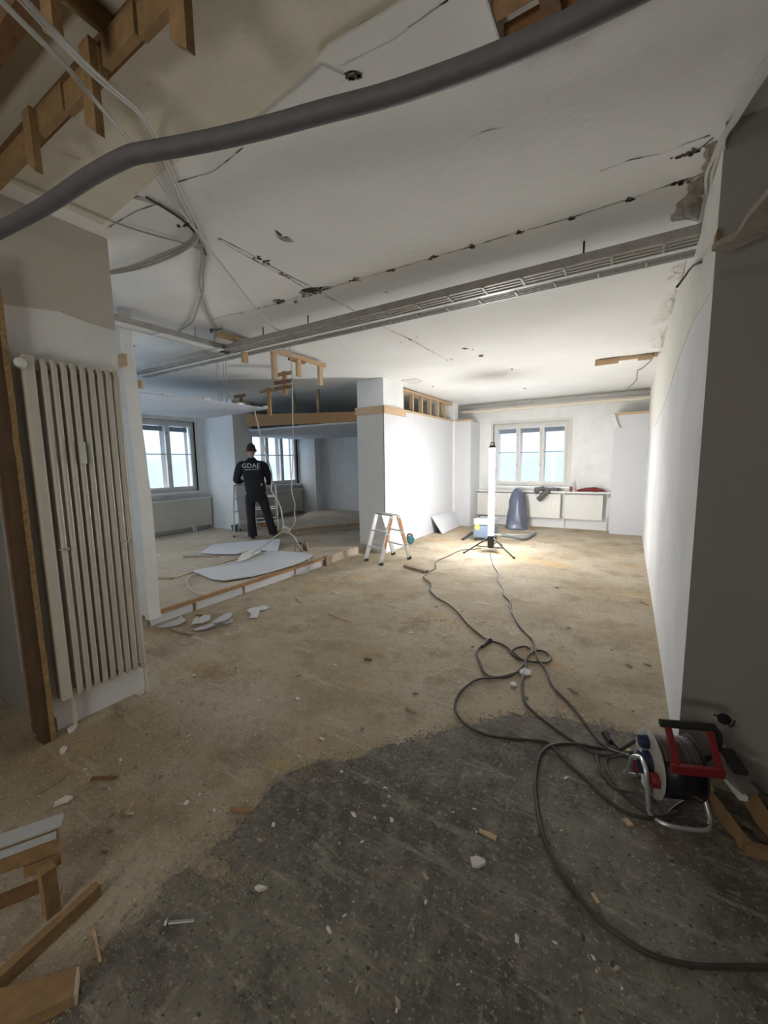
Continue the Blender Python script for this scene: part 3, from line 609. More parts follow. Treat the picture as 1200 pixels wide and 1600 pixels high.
# hanging cables over the left room
def hang(pts, r, lab, m=wcable): return solo(MB().tube(spline(pts, 5), r, 6), 'hanging_cable', m, lab, 'cable')
YC = 4.35
hang([Y(452,538,3.16)]+[Y(x, y, yy) for x, y, yy in ((456,580,3.5),(457,640,4.0),(458,700,YC),(456,745,YC),(456,770,YC),(461,787,YC),(460,800,YC),(461,815,YC),(456,824,YC),(447,828,YC))], .007, 'thin cable hanging from the cable tray right of the worker')
hang([Y(397,637,YC)]+[Y(x, y, YC) for x, y in ((402,660),(408,682),(418,715),(425,742),(424,765),(432,780),(439,795),(442,815),(444,827))], .010, 'pale cable hanging from the plasterboard across the worker to the knot')
kn = MB()
for k in range(3): kn.tube(spline([Y(440+k*2,826,YC)+Vector((0,.02*k,0)), Y(446,822+k,YC)+Vector((0,-.03,0)), Y(453,827,YC), Y(447,833-k,YC)+Vector((0,.03,0)), Y(441,829,YC)], 4), .010, 6)
solo(kn, 'cable_knot', wcable, 'knotted bundle of pale cable hanging at the worker\'s feet', 'cable knot')
hang([Y(444,829,YC), Y(430,838,4.2), Y(415,852,4.1), Y(400,860,4.0), Y(385,872,3.9), Z(372,878,PZ+.03), Z(350,884,PZ+.03), Z(320,892,PZ+.02), Z(298,900,PZ+.02), Z(292,908,PZ+.015), Z(300,922,PZ+.015), Z(316,930,PZ+.015)], .010, 'pale cable running from the knot down over the fallen board to the raised edge')
hang([Y(449,829,YC), Y(460,840,YC), Y(466,850,YC-.1), Z(474,862,PZ+.04), Z(482,874,PZ+.02), Z(484,884,.06), Z(480,893,.015), Z(465,898,.015), Z(440,902,.015)], .010, 'pale cable running from the knot to the end of the raised floor')
for px, y0, y1, yy in ((190,600,612,2.3), (262,598,617,2.8), (294,550,600,3.2), (318,556,590,3.2)):
    a = Y(px, y0, yy); b = Y(px, y1, yy)
for k, (px, y1) in enumerate(((337,640),(341,632),(348,640),(352,628))):
    hang([Y(px,535,3.0), Y(px+1,575,3.3), Y(px+3,600,3.7), Y(px+6,y1-12,4.1), Y(px+2,y1,4.3)], .004, ['leftmost','second','third','rightmost'][k]+' of the dark wires dangling behind the light rail', MATS['grey cable'])
# ---------------------------------------------------------------- tall radiator
rd = thing('column_radiator', (-2.70, 1.13, .12), 'tall cream column radiator with nine tubes on the left wall', 'radiator')
yA, yB = .925, 1.335; n = 9; zb, zt = .20, 2.07
for k in range(n):
    y = yA+.03+k*(yB-yA-.03)/(n-.4); mb = MB()
    for xx in (-2.665,): mb.tube([(xx-.02, y, zb), (xx, y, zb+.03), (xx, y, zt-.03), (xx-.02, y, zt)], .0145, 10)
    mb.tube([(-2.715, y, zb), (-2.715, y, zt)], .012, 8); mb.box((-2.715, y-.006, zt-.025), (-2.672, y+.006, zt)); mb.box((-2.715, y-.006, zb), (-2.672, y+.006, zb+.025))
    mb.build('tube', radm, rd)
MB().box((-2.735, yA-.06, zb-.005), (-2.655, yA-.008, zt+.01)).build('side_tube', radm, rd, bevel=.01)
for z in (zt-.045, zb+.02): MB().tube([(-2.70, yA, z), (-2.70, yB, z)], .016, 10).build('header_tube', radm, rd)
for y in (yA-.02, yB-.02): MB().tube([(-2.70, y+.02, 0.0), (-2.70, y+.02, zb+.02)], .011, 8).build('feed_pipe', radm, rd)
for (px, py) in ((100,858), (196,846)):
    p = X(px, py, -2.655); MB().tube([(-2.655, p.y-.02, p.z), (-2.64, p.y-.008, p.z), (-2.64, p.y+.01, p.z), (-2.655, p.y+.022, p.z)], .006, 6).build('wire_clip', alu, rd)
p = X(130,708,-2.648); MB().box((-2.650, p.y-.012, p.z-.06), (-2.636, p.y+.012, p.z+.06)).build('heat_meter', mat('white plastic', (.72, .72, .72), .4), rd, bevel=.003)
p = X(50,575,-2.70); MB().tube([(-2.70, yA-.06, p.z), (-2.70, p.y+.01, p.z+.01)], .014).build('valve', woodd, rd)
p2 = X(40,570,-2.66); MB().lathe(p2-Vector((0, .02, 0)), [(.010, 0), (.024, .004), (.026, .02), (.022, .04), (.012, .045)], 16, (1, -.4, .1)).build('valve_knob', whitem, rd)
# chipboard jamb and rails left of the radiator
jb = thing('door_jamb_panel', (-2.70, .79, 0), 'upright chipboard panel edge standing left of the tall radiator', 'panel')
P0 = X(22,425,-2.66); P1 = X(100,1170,-2.60)
mb = MB(); n = 26; L = []; R = []
for i in range(n+1):
    t = i/n; z = 2.50*(1-t); y = .795+.006*noise.noise(Vector((0, 0, z*9))); L.append((y, z))
vs = []; fs = []
for (y, z) in L: w = .005*noise.noise(Vector((3, 1, z*25))); vs += [(-2.73, y, z), (-2.655+w, y+.0, z), (-2.655+w, y+.022, z), (-2.73, y+.022, z)]
for i in range(n):
    for k in range(4): fs.append((i*4+k, i*4+(k+1) % 4, (i+1)*4+(k+1) % 4, (i+1)*4+k))
fs += [(0,1,2,3), (n*4+3,n*4+2,n*4+1,n*4)]
mb.add(vs, fs); mb.build('chipboard_edge', chip, jb)
MB().box((-2.76, .76, 0), (-2.665, .795, 2.5)).build('timber_face', mat('shabby brown timber', (.12, .075, .045), .8, var=.2, vs=9, bump=.3), jb)
for k, (x, w, mm, nm, z0) in enumerate(((-2.80, .028, whitem, 'metal_profile', .22), (-2.85, .03, woodd, 'timber_strip', 0), (-2.90, .02, whitem, 'metal_profile', .35))):
    MB().box((x-w/2, .775, z0), (x+w/2, .812, 2.45)).build(nm, mat('dull profile', (.42, .41, .40), .5, var=.2, vs=8) if mm is whitem else mm, jb)
MB().box((-2.80, .80, .02), (-2.70, .84, .10)).build('foot_block', woodd, jb)
# ---------------------------------------------------------------- right: socket hole, flap, timber in the wall
p = Y(1131,1122,2.3)
so = thing('wall_socket_hole', (p.x, 2.29, p.z), 'open socket hole with bent black wire in the dark right wall', 'socket')
MB().prism([(p.x+.05*math.cos(t)*(1+.25*math.sin(t*3)), 2.2965, p.z+.035*math.sin(t)*(1+.3*math.cos(t*2))) for t in [i*math.pi/8 for i in range(16)]], (0, -.004, 0)).build('rough_rim', mudl, so)
MB().lathe((p.x, 2.293, p.z), [(.026, 0), (.026, -.004)], 18, (0, 1, 0)).build('dark_box', black, so)
MB().tube(spline([(p.x-.04, 2.285, p.z+.012), (p.x-.01, 2.26, p.z+.02), (p.x+.02, 2.26, p.z-.012), (p.x+.035, 2.28, p.z+.012)], 5), .004, 6).build('wire', black, so)
q = X(1118,388,XR)
solo(MB().box((XR-.012, 2.22, q.z-.025), (XR+.0, 2.295, q.z+.03)), 'timber_plug', woodd, 'small reddish timber end set in the near right wall edge', 'timber')
fl = [(1112,392),(1122,384),(1135,378),(1148,372),(1158,358),(1168,342),(1182,326),(1200,305),(1230,270),(1290,230),(1290,345),(1200,366),(1160,384),(1138,396),(1124,396)]
solo(MB().prism([min((Z(x, y, 2.27), ), key=lambda v: 0) for x, y in fl], (0, 0, .02)), 'ceiling_remnant', mat('brown paperboard', (.30, .26, .21), .9, var=.25, vs=12, bump=.7, bs=40), 'torn brown board remnant jutting from the near right wall corner', 'board')
# ---------------------------------------------------------------- riser of the raised floor
rs = thing('riser', (XP, 3.2, 0), 'timber-capped white riser along the edge of the raised floor', 'riser')
MB().box((XP, 1.96, PZ-.022), (XP+.035, 4.52, PZ+.012)).build('cap_board', wood, rs)
for a, b in ((1.97, 2.42), (2.44, 3.05), (3.07, 3.9), (3.92, 4.5)): MB().box((XP, a, .004), (XP+.012, b, PZ-.022)).build('white_board', board, rs)
for y in (2.42, 3.05, 3.9): MB().box((XP, y, .004), (XP+.02, y+.022, PZ-.022)).build('batten', wood, rs)
MB().box((XP-.01, 4.52, 0), (XP+.06, 4.60, PZ+.02)).build('end_block', woodg, rs)
# ---------------------------------------------------------------- fallen boards on the raised floor
def sheet(px, z, th, m, nm, lab, cat, zs=None, grp=None):
    pts = [Z(x, y, (zs[i] if zs else z)) for i, (x, y) in enumerate(px)]; return solo(MB().prism(pts, (0, 0, th)), nm, m, lab, cat, grp)
sheet([(302,893),(330,905),(350,908),(395,901),(440,889),(472,879),(489,868),(470,864),(440,862),(425,860),(400,868),(370,878),(335,886)], PZ+.02, .013, board, 'plasterboard_sheet', 'largest white plasterboard sheet lying along the raised floor edge', 'plasterboard')
sheet([(313,864),(333,852),(352,850),(380,848),(405,845),(436,843),(438,843),(434,862),(415,861),(398,858),(370,866),(340,866)], PZ+.05, .013, board, 'plasterboard_sheet', 'white plasterboard sheet lying just before the worker\'s feet', 'plasterboard', zs=[PZ+.01]*4+[PZ+.03,PZ+.08,PZ+.08,PZ+.04]+[PZ+.02]*4)
sheet([(370,878),(378,866),(388,862),(398,858),(408,862),(395,868),(385,874)], PZ+.07, .012, gyps, 'plasterboard_offcut', 'crumpled white offcut between the two big sheets', 'plasterboard')
for (a, b, w, h, mm, lab) in (((228,903),(270,904),.05,.02,woodg,'thin grey slat near the stub wall on the raised floor'), ((268,904),(370,873),.03,.012,woodp,'long thin pale batten lying across the raised floor'), ((288,870),(340,869),.08,.02,woodg,'short brown plank behind the fallen plasterboard'), ((228,872),(250,868),.03,.02,gyps,'small white strip beside the stub wall')):
    beam_thing('floor_batten', mm, lab, 'batten', Z(*a, PZ+h/2), Z(*b, PZ+h/2), w, h)
# torn block near the raised end
tb = thing('wooden_box', Z(465,862,PZ), 'small open wooden box at the end of the raised floor', 'box')
p = Z(466,863,PZ)
for dx, dy, w, h_ in ((0, 0, .16, .13), (0, .12, .16, .16)): MB().box((p.x+dx-.08, p.y+dy, PZ), (p.x+dx+.08, p.y+dy+.015, PZ+h_)).build('side_board', woodg, tb)
MB().box((p.x-.08, p.y+.015, PZ), (p.x-.065, p.y+.12, PZ+.14)).build('side_board', woodd, tb); MB().box((p.x-.03, p.y-.02, PZ), (p.x+.05, p.y-.004, PZ+.07)).build('block', woodp, tb)
# ---------------------------------------------------------------- step ladders
def ladder(nm, feet, ztop, topc, lab, steps=3, stickers=True, hw=.15):
    c = sum((Vector(f) for f in feet), Vector())/4; t = thing(nm, (c.x, c.y, feet[0][2]), lab, 'ladder')
    a, b, c2, d2 = [Vector(f) for f in feet]           # a,b: feet of one section; c2,d2: other; a-d2 and b-c2 opposite
    def top(f, o, k): m_ = (f+o)/2; return Vector((m_.x+(f.x-m_.x)*k, m_.y+(f.y-m_.y)*k, ztop))
    A_, D_ = top(a, d2, .22), top(d2, a, .22); B_, C_ = top(b, c2, .22), top(c2, b, .22)
    z0 = feet[0][2]
    for f, tp, o in ((a, A_, b), (b, B_, a), (c2, C_, d2), (d2, D_, c2)):
        side = (o-f).normalized(); s = MB().beam(f+Vector((0, 0, .03)), tp, .022, .062, side.cross((tp-f).normalized())); st = s.build('stile', alu, t)
        MB().beam(f+Vector((0, 0, 0.001)), f+(tp-f)*.06, .03, .068, side.cross((tp-f).normalized())).build('foot_cap', black, t)
        if stickers:
            out = -side*.013; p0 = f+(tp-f)*.38+out; p1 = f+(tp-f)*.62+out; p2 = f+(tp-f)*.70+out; p3 = f+(tp-f)*.95+out
            for u, v in ((p0, p1), (p2, p3)): MB().beam(u, v, .004, .034, side.cross((tp-f).normalized())).build('sticker', orange, st)
            for k in (.34, .66): MB().beam(f+(tp-f)*k+out, f+(tp-f)*(k+.02)+out, .006, .02, side.cross((tp-f).normalized())).build('rivet', black, st)
    for sec in ((a, b, A_, B_), (d2, c2, D_, C_)):
        for k in range(1, steps):
            u = k/steps; p = sec[0].lerp(sec[2], u); q = sec[1].lerp(sec[3], u); MB().beam(p, q, .075, .018).build('step', alu, t)
    mb = MB(); mb.prism([A_+Vector((0, 0, 0)), B_, C_, D_], (0, 0, .022)); mb.build('top_platform', metal, t)
    for u in (.45,): MB().tube([a.lerp(A_, u)+Vector((0,0,0)), d2.lerp(D_, u)], .003, 5).build('safety_strap', red, t)
    return t
ladder('step_ladder', [Z(572,877), Z(595,884), Z(640,874), Z(615,867)], .71, None, 'low aluminium step ladder with orange stickers before the pillar')
# ---------------------------------------------------------------- work lamp
LX, LY = -1.93, 6.60
lp_ = thing('tube_work_lamp', (LX, LY, 0), 'glowing upright tube work lamp on a black tripod', 'lamp')
MB().lathe((LX, LY, .27), [(.044, 0), (.044, 1.44)], 24).build('lit_tube', tubeem, lp_)
MB().lathe((LX, LY, 1.71), [(.05, 0), (.05, .035), (.03, .05)], 20).build('end_cap', black, lp_)
MB().tube(spline([(LX-.03, LY, 1.75), (LX-.02, LY, 1.80), (LX+.03, LY, 1.80), (LX+.035, LY, 1.75)], 4), .006).build('hook', black, lp_)
MB().lathe((LX, LY, .06), [(.045, 0), (.055, .01), (.055, .19), (.048, .21)], 20).build('ballast_housing', mat('dark plastic', (.06, .06, .065), .5), lp_)
for k, ft in enumerate([Z(725,865), Z(803,873), Vector((LX+.05, LY+.5, 0))]):
    hub = Vector((LX, LY, .26)); f = Vector(ft)+Vector((0, 0, .012)); f0 = hub+(f-hub)*.12
    l = MB().tube([f0, f], .012, 8).build('leg', black, lp_); mid = hub.lerp(f, .58)
    MB().tube([mid, Vector((LX, LY, .07))], .008, 6).build('brace', black, l); MB().lathe(f-Vector((0,0,.012)), [(.016, 0), (.016, .03)], 10).build('foot_cap', black, l)
# ---------------------------------------------------------------- vacuum, hose, bag and shelf goods
p = Z(752,846)
vc = thing('dust_extractor', (p.x, p.y, 0), 'grey blue dust extractor box left of the lit lamp', 'vacuum cleaner')
MB().box((p.x-.17, p.y, .06), (p.x+.22, p.y+.35, .30)).build('canister', vacm, vc, bevel=.03); MB().box((p.x-.165, p.y+.01, .305), (p.x+.215, p.y+.34, .43)).build('motor_head', mat('pale grey plastic', (.34, .37, .40), .5), vc, bevel=.03)
MB().box((p.x-.12, p.y-.008, .22), (p.x-.04, p.y+.002, .32)).build('sticker', yellow, vc); MB().tube(spline([(p.x-.10, p.y+.17, .43), (p.x-.08, p.y+.17, .47), (p.x+.12, p.y+.17, .47), (p.x+.14, p.y+.17, .43)], 4), .012).build('handle', black, vc)
for dx in (-.13, .18):
    for dy in (.04, .31): MB().lathe((p.x+dx-.01, p.y+dy, .035), [(.035, 0), (.035, .025)], 14, (1, 0, 0)).build('wheel', black, vc)
solo(MB().beam(Z(723,843,.02), Z(738,832,.02), .05, .03), 'floor_nozzle', black, 'black floor nozzle lying left of the dust extractor', 'nozzle')
solo(MB().tube(spline([Z(782,836,.16), Z(800,839,.10), Z(818,842,.04), Z(828,838,.035), Z(836,833,.035)], 6), .028, 10), 'suction_hose', mat('grey hose', (.16, .17, .18), .5), 'bent grey suction hose on the floor right of the lamp', 'hose')
solo(MB().tube([Z(766,835,.17), Z(800,836,.12), Z(826,836,.03)], .014, 8), 'suction_pipe', alu, 'straight silver suction pipe lying right of the lamp', 'pipe')
p = Y(808,800,9.13); bgz = MB(); prof = [(.262,0),(.268,.02),(.25,.05),(.24,.16),(.225,.3),(.20,.45),(.18,.6),(.155,.72),(.13,.80),(.08,.87),(.03,.90)]
vs = []; fs = []; N = 30
for i, (r_, h_) in enumerate(prof):
    for k in range(N):
        t = 2*math.pi*k/N; q = 1+.20*noise.noise(Vector((math.cos(t)*1.6, math.sin(t)*1.6, h_*4)))-.10*abs(math.sin(t*4.5+h_*2.5+noise.noise(Vector((t,h_,0)))*2))+.06+.10*noise.noise(Vector((t*3, h_*9, 1)))
        vs.append((p.x+r_*q*math.cos(t)*.92, p.y+r_*.85*q*math.sin(t), h_*(1+.03*noise.noise(Vector((t, h_*3, 0))))))
for i in range(len(prof)-1):
    for k in range(N): fs.append((i*N+k, i*N+(k+1) % N, (i+1)*N+(k+1) % N, (i+1)*N+k))
fs += [tuple(range(N-1, -1, -1)), tuple((len(prof)-1)*N+k for k in range(N))]
bgz.add(vs, fs, True); solo(bgz, 'bin_bag', bagm, 'tall full dark blue bin bag leaning at the back wall radiator', 'bag')
def rag(pts, nm, m, lab, cat, seed, hgt=.05):
    mb = MB()
    for i, (c, r_) in enumerate(pts): mb.blob(c, r_, seed+i, .9, 3)
    return solo(mb, nm, m, lab, cat)
sy = 9.47
a = Y(862,764,sy); b = Y(843,778,sy-.08)
jk = thing('grey_jacket', (a.x, sy, .83), 'crumpled dark grey jacket hanging over the shelf under the back window', 'jacket')
n = 18; vs = []; fs = []
px = [(838,762),(848,756),(860,755),(872,756),(874,762),(864,768),(852,767)]
for i in range(n):
    u = i/(n-1); xx = Y(836,760,sy).x+u*.48
    for j in range(8):
        v = j/7; ang = v*2*math.pi; rr = .035+.03*abs(noise.noise(Vector((xx*6, ang, 1)))); vs.append((xx, 9.49+.10*math.cos(ang), .835+.03+rr*math.sin(ang)*(1 if math.sin(ang) > 0 else .9)+.015*noise.noise(Vector((xx*9, 4, ang)))))
for i in range(n-1):
    for j in range(8): fs.append((i*8+j, i*8+(j+1) % 8, (i+1)*8+(j+1) % 8, (i+1)*8+j))
fs += [tuple(range(7, -1, -1)), tuple((n-1)*8+k for k in range(8))]
MB().add(vs, fs, True).build('body', greyc, jk)
MB().tube(spline([Y(858,764,9.40), Y(852,770,9.37), Y(846,776,9.375), Y(841,781,9.38)], 4), [.05+.008*(i % 3) for i in range(13)], 10).build('sleeve', greyc, jk)
MB().tube(spline([Y(850,762,9.42), Y(842,765,9.385), Y(836,770,9.385)], 4), .042, 10).build('collar', greyc, jk)
x0 = Y(898,765,sy).x; x1 = Y(948,768,sy).x; n = 16; vs = []; fs = []
for i in range(n):
    u = i/(n-1)
    for j in range(10):
        t = 2*math.pi*j/10; e = min(1, u*5+.2, (1-u)*5+.2); hh = (.045+.05*math.exp(-((u-.55)/.3)**2))*e
        vs.append((x0+(x1-x0)*u, 9.50+.085*math.cos(t)*e+.02*noise.noise(Vector((u*6, 0, 3))), .834+hh/2+hh/2*math.sin(t)*(1+.35*noise.noise(Vector((u*7, t, 2))))))
for i in range(n-1):
    for j in range(10): fs.append((i*10+j, i*10+(j+1) % 10, (i+1)*10+(j+1) % 10, (i+1)*10+j))
fs += [tuple(range(9, -1, -1)), tuple((n-1)*10+k for k in range(10))]
solo(MB().add(vs, fs, True), 'red_cloth', redc, 'folded dark red cloth at the right end of the shelf', 'cloth')
p = Y(892,766,sy); bt = thing('drink_bottle', (p.x, sy, .83), 'small bottle with a white cap standing between jacket and red cloth', 'bottle')
MB().lathe((p.x, sy, .831), [(.030, 0), (.032, .01), (.032, .09), (.03, .11)], 16).build('lower_body', brownglass, bt); MB().lathe((p.x, sy, .941), [(.03, 0), (.03, .03), (.014, .07), (.014, .085)], 16).build('neck', mat('clear plastic', (.6, .62, .63), .2), bt); MB().lathe((p.x, sy, 1.026), [(.016, 0), (.016, .02)], 14).build('cap', whitem, bt)
p = X(231,772,XW+.04); ps = thing('brush_pot', (XW+.04, p.y, .97), 'white pot with a brush on the sill of the nearer left window', 'pot')
MB().lathe((XW+.04, p.y, .971), [(.05, 0), (.06, .13), (.056, .13), (.05, .02)], 18).build('pot', whitem, ps); MB().tube([(XW+.04, p.y, 1.02), (XW+.04, p.y-.10, 1.16), (XW+.04, p.y-.15, 1.17)], .010).build('brush', black, ps)
# leaning board and small machine beside the ladder
P = [Vector((-3.30, 7.75, 0.002)), Vector((-3.36, 9.0, 0.002)), Vector((-3.525, 9.0, .34)), Vector((-3.525, 7.70, .36))]
solo(MB().prism(P, (.012, 0, .004)), 'leaning_board', board, 'low white board leaning on the partition behind the step ladder', 'board')
p = Z(641,851); mc = thing('small_saw', (p.x, p.y, 0), 'small teal power saw on the floor right of the step ladder', 'power tool')
MB().blob((p.x, p.y, .09), (.07, .09, .08), 3, .3, 2).build('motor_body', teal, mc); MB().lathe((p.x+.04, p.y-.04, .11), [(.01, 0), (.06, .005), (.06, .02), (.01, .025)], 18, (.6, -.8, 0)).build('guard', teal, mc); MB().tube(spline([(p.x-.06, p.y, .13), (p.x-.04, p.y, .19), (p.x+.03, p.y, .19), (p.x+.05, p.y, .13)], 4), .014).build('handle', black, mc)
beam_thing('short_plank', woodg, 'short brown plank lying right of the step ladder', 'plank', Z(633,884,.015), Z(667,893,.015), .07, .03)
# second ladder and tools by the worker
PX, PY = -6.0, 5.17
fdir = Vector((-.76, .65, 0)); sdir = Vector((.65, .76, 0)); O = Vector((PX, PY, PZ))
def W_(s_, f_, z_): return O + sdir*s_ + fdir*f_ + Vector((0, 0, z_))
ladder('step_ladder', [W_(-.40,.30,0), W_(.44,.45,0), W_(.44,1.12,0), W_(-.30,1.05,0)], PZ+.98, None, 'taller aluminium step ladder in front of the standing worker', 4, False)
for k, (px_, py_, mm, lab) in enumerate(((367,830,teal,'dark blue cup at the foot of the worker\'s ladder'), (384,822,mat('blue plastic', (.04,.06,.12), .5),'blue bucket behind the worker\'s left foot'), (414,822,orange,'small orange box between the worker and the dais'))):
    p = Z(px_, py_, PZ); mb = MB()
    if k < 2: mb.lathe((p.x, p.y, PZ), [(.05, 0), (.075, .13+.04*k), (.07, .13+.04*k), (.045, .01)], 16)
    else: mb.box((p.x-.07, p.y-.05, PZ), (p.x+.07, p.y+.05, PZ+.1))
    solo(mb, ['cup', 'bucket', 'small_box'][k], mm, lab, ['cup', 'bucket', 'box'][k], bevel=.004)
# ---------------------------------------------------------------- worker
def skinmesh(nm, chains, m, parent, sub=2, root=0):
    me = bpy.data.meshes.new(nm); vs = []; es = []; rr = []
    for ch in chains:
        start = None
        for it in ch:
            if isinstance(it, int): idx = it
            else:
                p_, r_ = it; idx = len(vs); vs.append(tuple(Vector(p_)-Vector(parent['_o']))); rr.append(r_)
            if start is not None: es.append((start, idx))
            start = idx
    me.from_pydata(vs, es, []); me.materials.append(m); o = bpy.data.objects.new(nm, me); COL.objects.link(o); o.parent = parent; o['_o'] = parent['_o']
    sm = o.modifiers.new('skin', 'SKIN'); sm.use_smooth_shade = True
    sv = me.skin_vertices[0].data
    for i, r_ in enumerate(rr):
        sv[i].radius = (r_, r_) if not isinstance(r_, tuple) else r_
    sv[root].use_root = True
    s2 = o.modifiers.new('smooth', 'SUBSURF'); s2.levels = sub; s2.render_levels = sub
    return o
man = thing('person', tuple(O), 'person in dark work clothes with white lettering on the back, seen from behind', 'person')
R2 = lambda a, b: (a, b)
# body: 0 pelvis
body = [[(W_(.05,0,.93),.11),(W_(.05,.0,1.05),.115),(W_(.02,.0,1.22),.12),(W_(.0,.0,1.38),.12),(W_(.0,.02,1.49),.05),(W_(.0,.03,1.545),.048),(W_(.0,.045,1.60),.058),(W_(.0,.055,1.665),.072),(W_(.0,.045,1.715),.058)],
        [3,(W_(-.15,.0,1.41),.05),(W_(-.23,.03,1.30),.042),(W_(-.275,.06,1.14),.038),(W_(-.22,.26,1.08),.032),(W_(-.19,.33,1.07),.025)],
        [3,(W_(.15,.0,1.41),.05),(W_(.24,.03,1.30),.042),(W_(.30,.03,1.14),.038),(W_(.29,.22,1.03),.032),(W_(.28,.29,1.01),.025)],
        [0,(W_(-.06,.0,.86),.085),(W_(-.06,.02,.50),.055),(W_(-.05,.0,.12),.038),(W_(-.05,.10,.05),.032)],
        [0,(W_(.14,.0,.86),.085),(W_(.24,.06,.48),.055),(W_(.33,.04,.12),.038),(W_(.36,.13,.05),.032)]]
skinmesh('body', body, skin, man)
def loft(nm, rings, m, n=24, fold=.012):
    mb = MB(); vs = []; fs = []
    for i, (c_, f_, z_, rx, ry) in enumerate(rings):
        for k in range(n):
            t = 2*math.pi*k/n; q = 1+fold*8*noise.noise(Vector((math.cos(t)*1.5, math.sin(t)*1.5, z_*9)))*.35
            ct, st_ = math.cos(t), math.sin(t); e = .8
            vs.append(W_(c_+rx*q*math.copysign(abs(ct)**e, ct), f_+ry*q*math.copysign(abs(st_)**e, st_), z_))
    for i in range(len(rings)-1):
        for k in range(n): fs.append((i*n+k, i*n+(k+1) % n, (i+1)*n+(k+1) % n, (i+1)*n+k))
    fs += [tuple(range(n-1, -1, -1)), tuple((len(rings)-1)*n+k for k in range(n))]
    return mb.add(vs, fs, True).build(nm, m, man)
loft('sweater', [(.045,0,.86,.172,.125),(.045,0,.88,.180,.132),(.04,0,.95,.186,.138),(.03,0,1.05,.182,.135),(.02,0,1.17,.190,.138),(.01,0,1.28,.200,.138),(0,.0,1.37,.205,.130),(0,.0,1.42,.185,.115),(0,.01,1.455,.140,.095),(0,.015,1.485,.085,.075),(0,.02,1.52,.065,.065)], cloth)
for nm_, chn in (('sleeve', [(W_(-.13,.0,1.385),.082),(W_(-.19,.0,1.365),.088),(W_(-.235,.015,1.28),.078),(W_(-.272,.04,1.17),.068),(W_(-.282,.07,1.11),.066),(W_(-.262,.15,1.09),.058),(W_(-.215,.27,1.075),.045)]),
                 ('sleeve', [(W_(.13,.0,1.385),.082),(W_(.19,.0,1.365),.088),(W_(.24,.015,1.28),.078),(W_(.285,.03,1.17),.068),(W_(.300,.05,1.10),.066),(W_(.298,.13,1.06),.056),(W_(.288,.23,1.035),.045)])):
    MB().tube(spline([c[0] for c in chn], 4), [chn[min(len(chn)-1, i//4)][1]*(1-(i % 4)/4)+chn[min(len(chn)-1, i//4+1)][1]*((i % 4)/4) for i in range((len(chn)-1)*4+1)], 16).build(nm_, cloth, man)
loft('trousers', [(.045,0,.70,.12,.10),(.045,0,.76,.165,.115),(.045,0,.84,.172,.122),(.045,0,.92,.165,.115)], trous)
for chn in ([(-.055,.0,.84,.088),(-.062,.01,.72,.094),(-.068,.025,.60,.086),(-.07,.03,.48,.080),(-.066,.015,.36,.078),(-.062,.01,.22,.079),(-.058,.0,.12,.082),(-.055,.0,.05,.084)],
            [(.145,.0,.84,.088),(.165,.02,.72,.094),(.195,.045,.60,.088),(.225,.06,.48,.080),(.255,.055,.36,.079),(.285,.05,.22,.080),(.315,.042,.12,.082),(.335,.04,.05,.084)]):
    loft('trouser_leg', [(c_, f_, z_, r_, r_*.98) for c_, f_, z_, r_ in chn], trous, 18)
for s_, f_, tw in ((-.055, .0, 0), (.345, .04, .06)):
    skinmesh('shoe', [[(W_(s_,f_-.06,.045),R2(.045,.042)),(W_(s_,f_+.04,.05),R2(.048,.045)),(W_(s_+tw,f_+.14,.036),R2(.046,.034)),(W_(s_+tw*1.3,f_+.20,.03),R2(.03,.026))]], black, man)
# head shape parts: hair cap, ears, nose, brow, hands
hd = W_(0, .05, 1.665)
hm = MB(); bmx = bmesh.new(); bmesh.ops.create_uvsphere(bmx, u_segments=24, v_segments=16, radius=1)
vs = []; idx = {}
for v in bmx.verts: idx[v.index] = len(vs); vs.append(hd+sdir*v.co.x*.083+fdir*(v.co.y*.098)+Vector((0, 0, v.co.z*.112+.012)))
fs = []
for f in bmx.faces:
    c = f.calc_center_median()
    if c.z > .05+.75*max(0, c.y)-.42*(1 if c.y < -.1 else 0): fs.append(tuple(idx[v.index] for v in f.verts))
bmx.free(); hm.add(vs, fs, True).build('hair', hairm, man).modifiers.new('t', 'SOLIDIFY').thickness = .006
hm2 = MB().blob(hd+Vector((0, 0, -.005)), (.080, .080, .108), 0, .02, 3); hm2.build('head', skin, man)
for s_ in (-1, 1):
    MB().blob(hd+sdir*.083*s_+Vector((0, 0, -.015)), (.014, .02, .030), 1, .1, 2).build('ear', skin, man)
    MB().blob(hd+sdir*.03*s_+fdir*.083+Vector((0, 0, .005)), (.012, .012, .010), 1, .0, 1).build('eye', black, man)
MB().blob(hd+fdir*.10+Vector((0, 0, -.02)), (.016, .018, .024), 1, .1, 2).build('nose', skin, man)
MB().blob(hd+fdir*.082+Vector((0, 0, -.06)), (.024, .024, .007), 1, .0, 2).build('mouth', mat('lips', (.4, .18, .15), .6), man)
for s0, f0, z0, sg in ((-.205, .31, 1.072, 1), (.284, .27, 1.02, -1)):
    ch = [[(W_(s0,f0,z0),.026),(W_(s0+.01*sg,f0+.05,z0),.030)]]
    for k in range(4):
        o_ = (-.027+.018*k); l_ = (.066, .078, .072, .056)[k]; ch.append([1,(W_(s0+o_,f0+.09,z0),.0095),(W_(s0+o_,f0+.09+l_*.5,z0-.012),.009),(W_(s0+o_,f0+.09+l_*.8,z0-.035),.008)])
    ch.append([0,(W_(s0+.038*sg,f0+.045,z0+.005),.0105),(W_(s0+.05*sg,f0+.085,z0-.008),.009)])
    skinmesh('hand', ch, skin, man, 1)
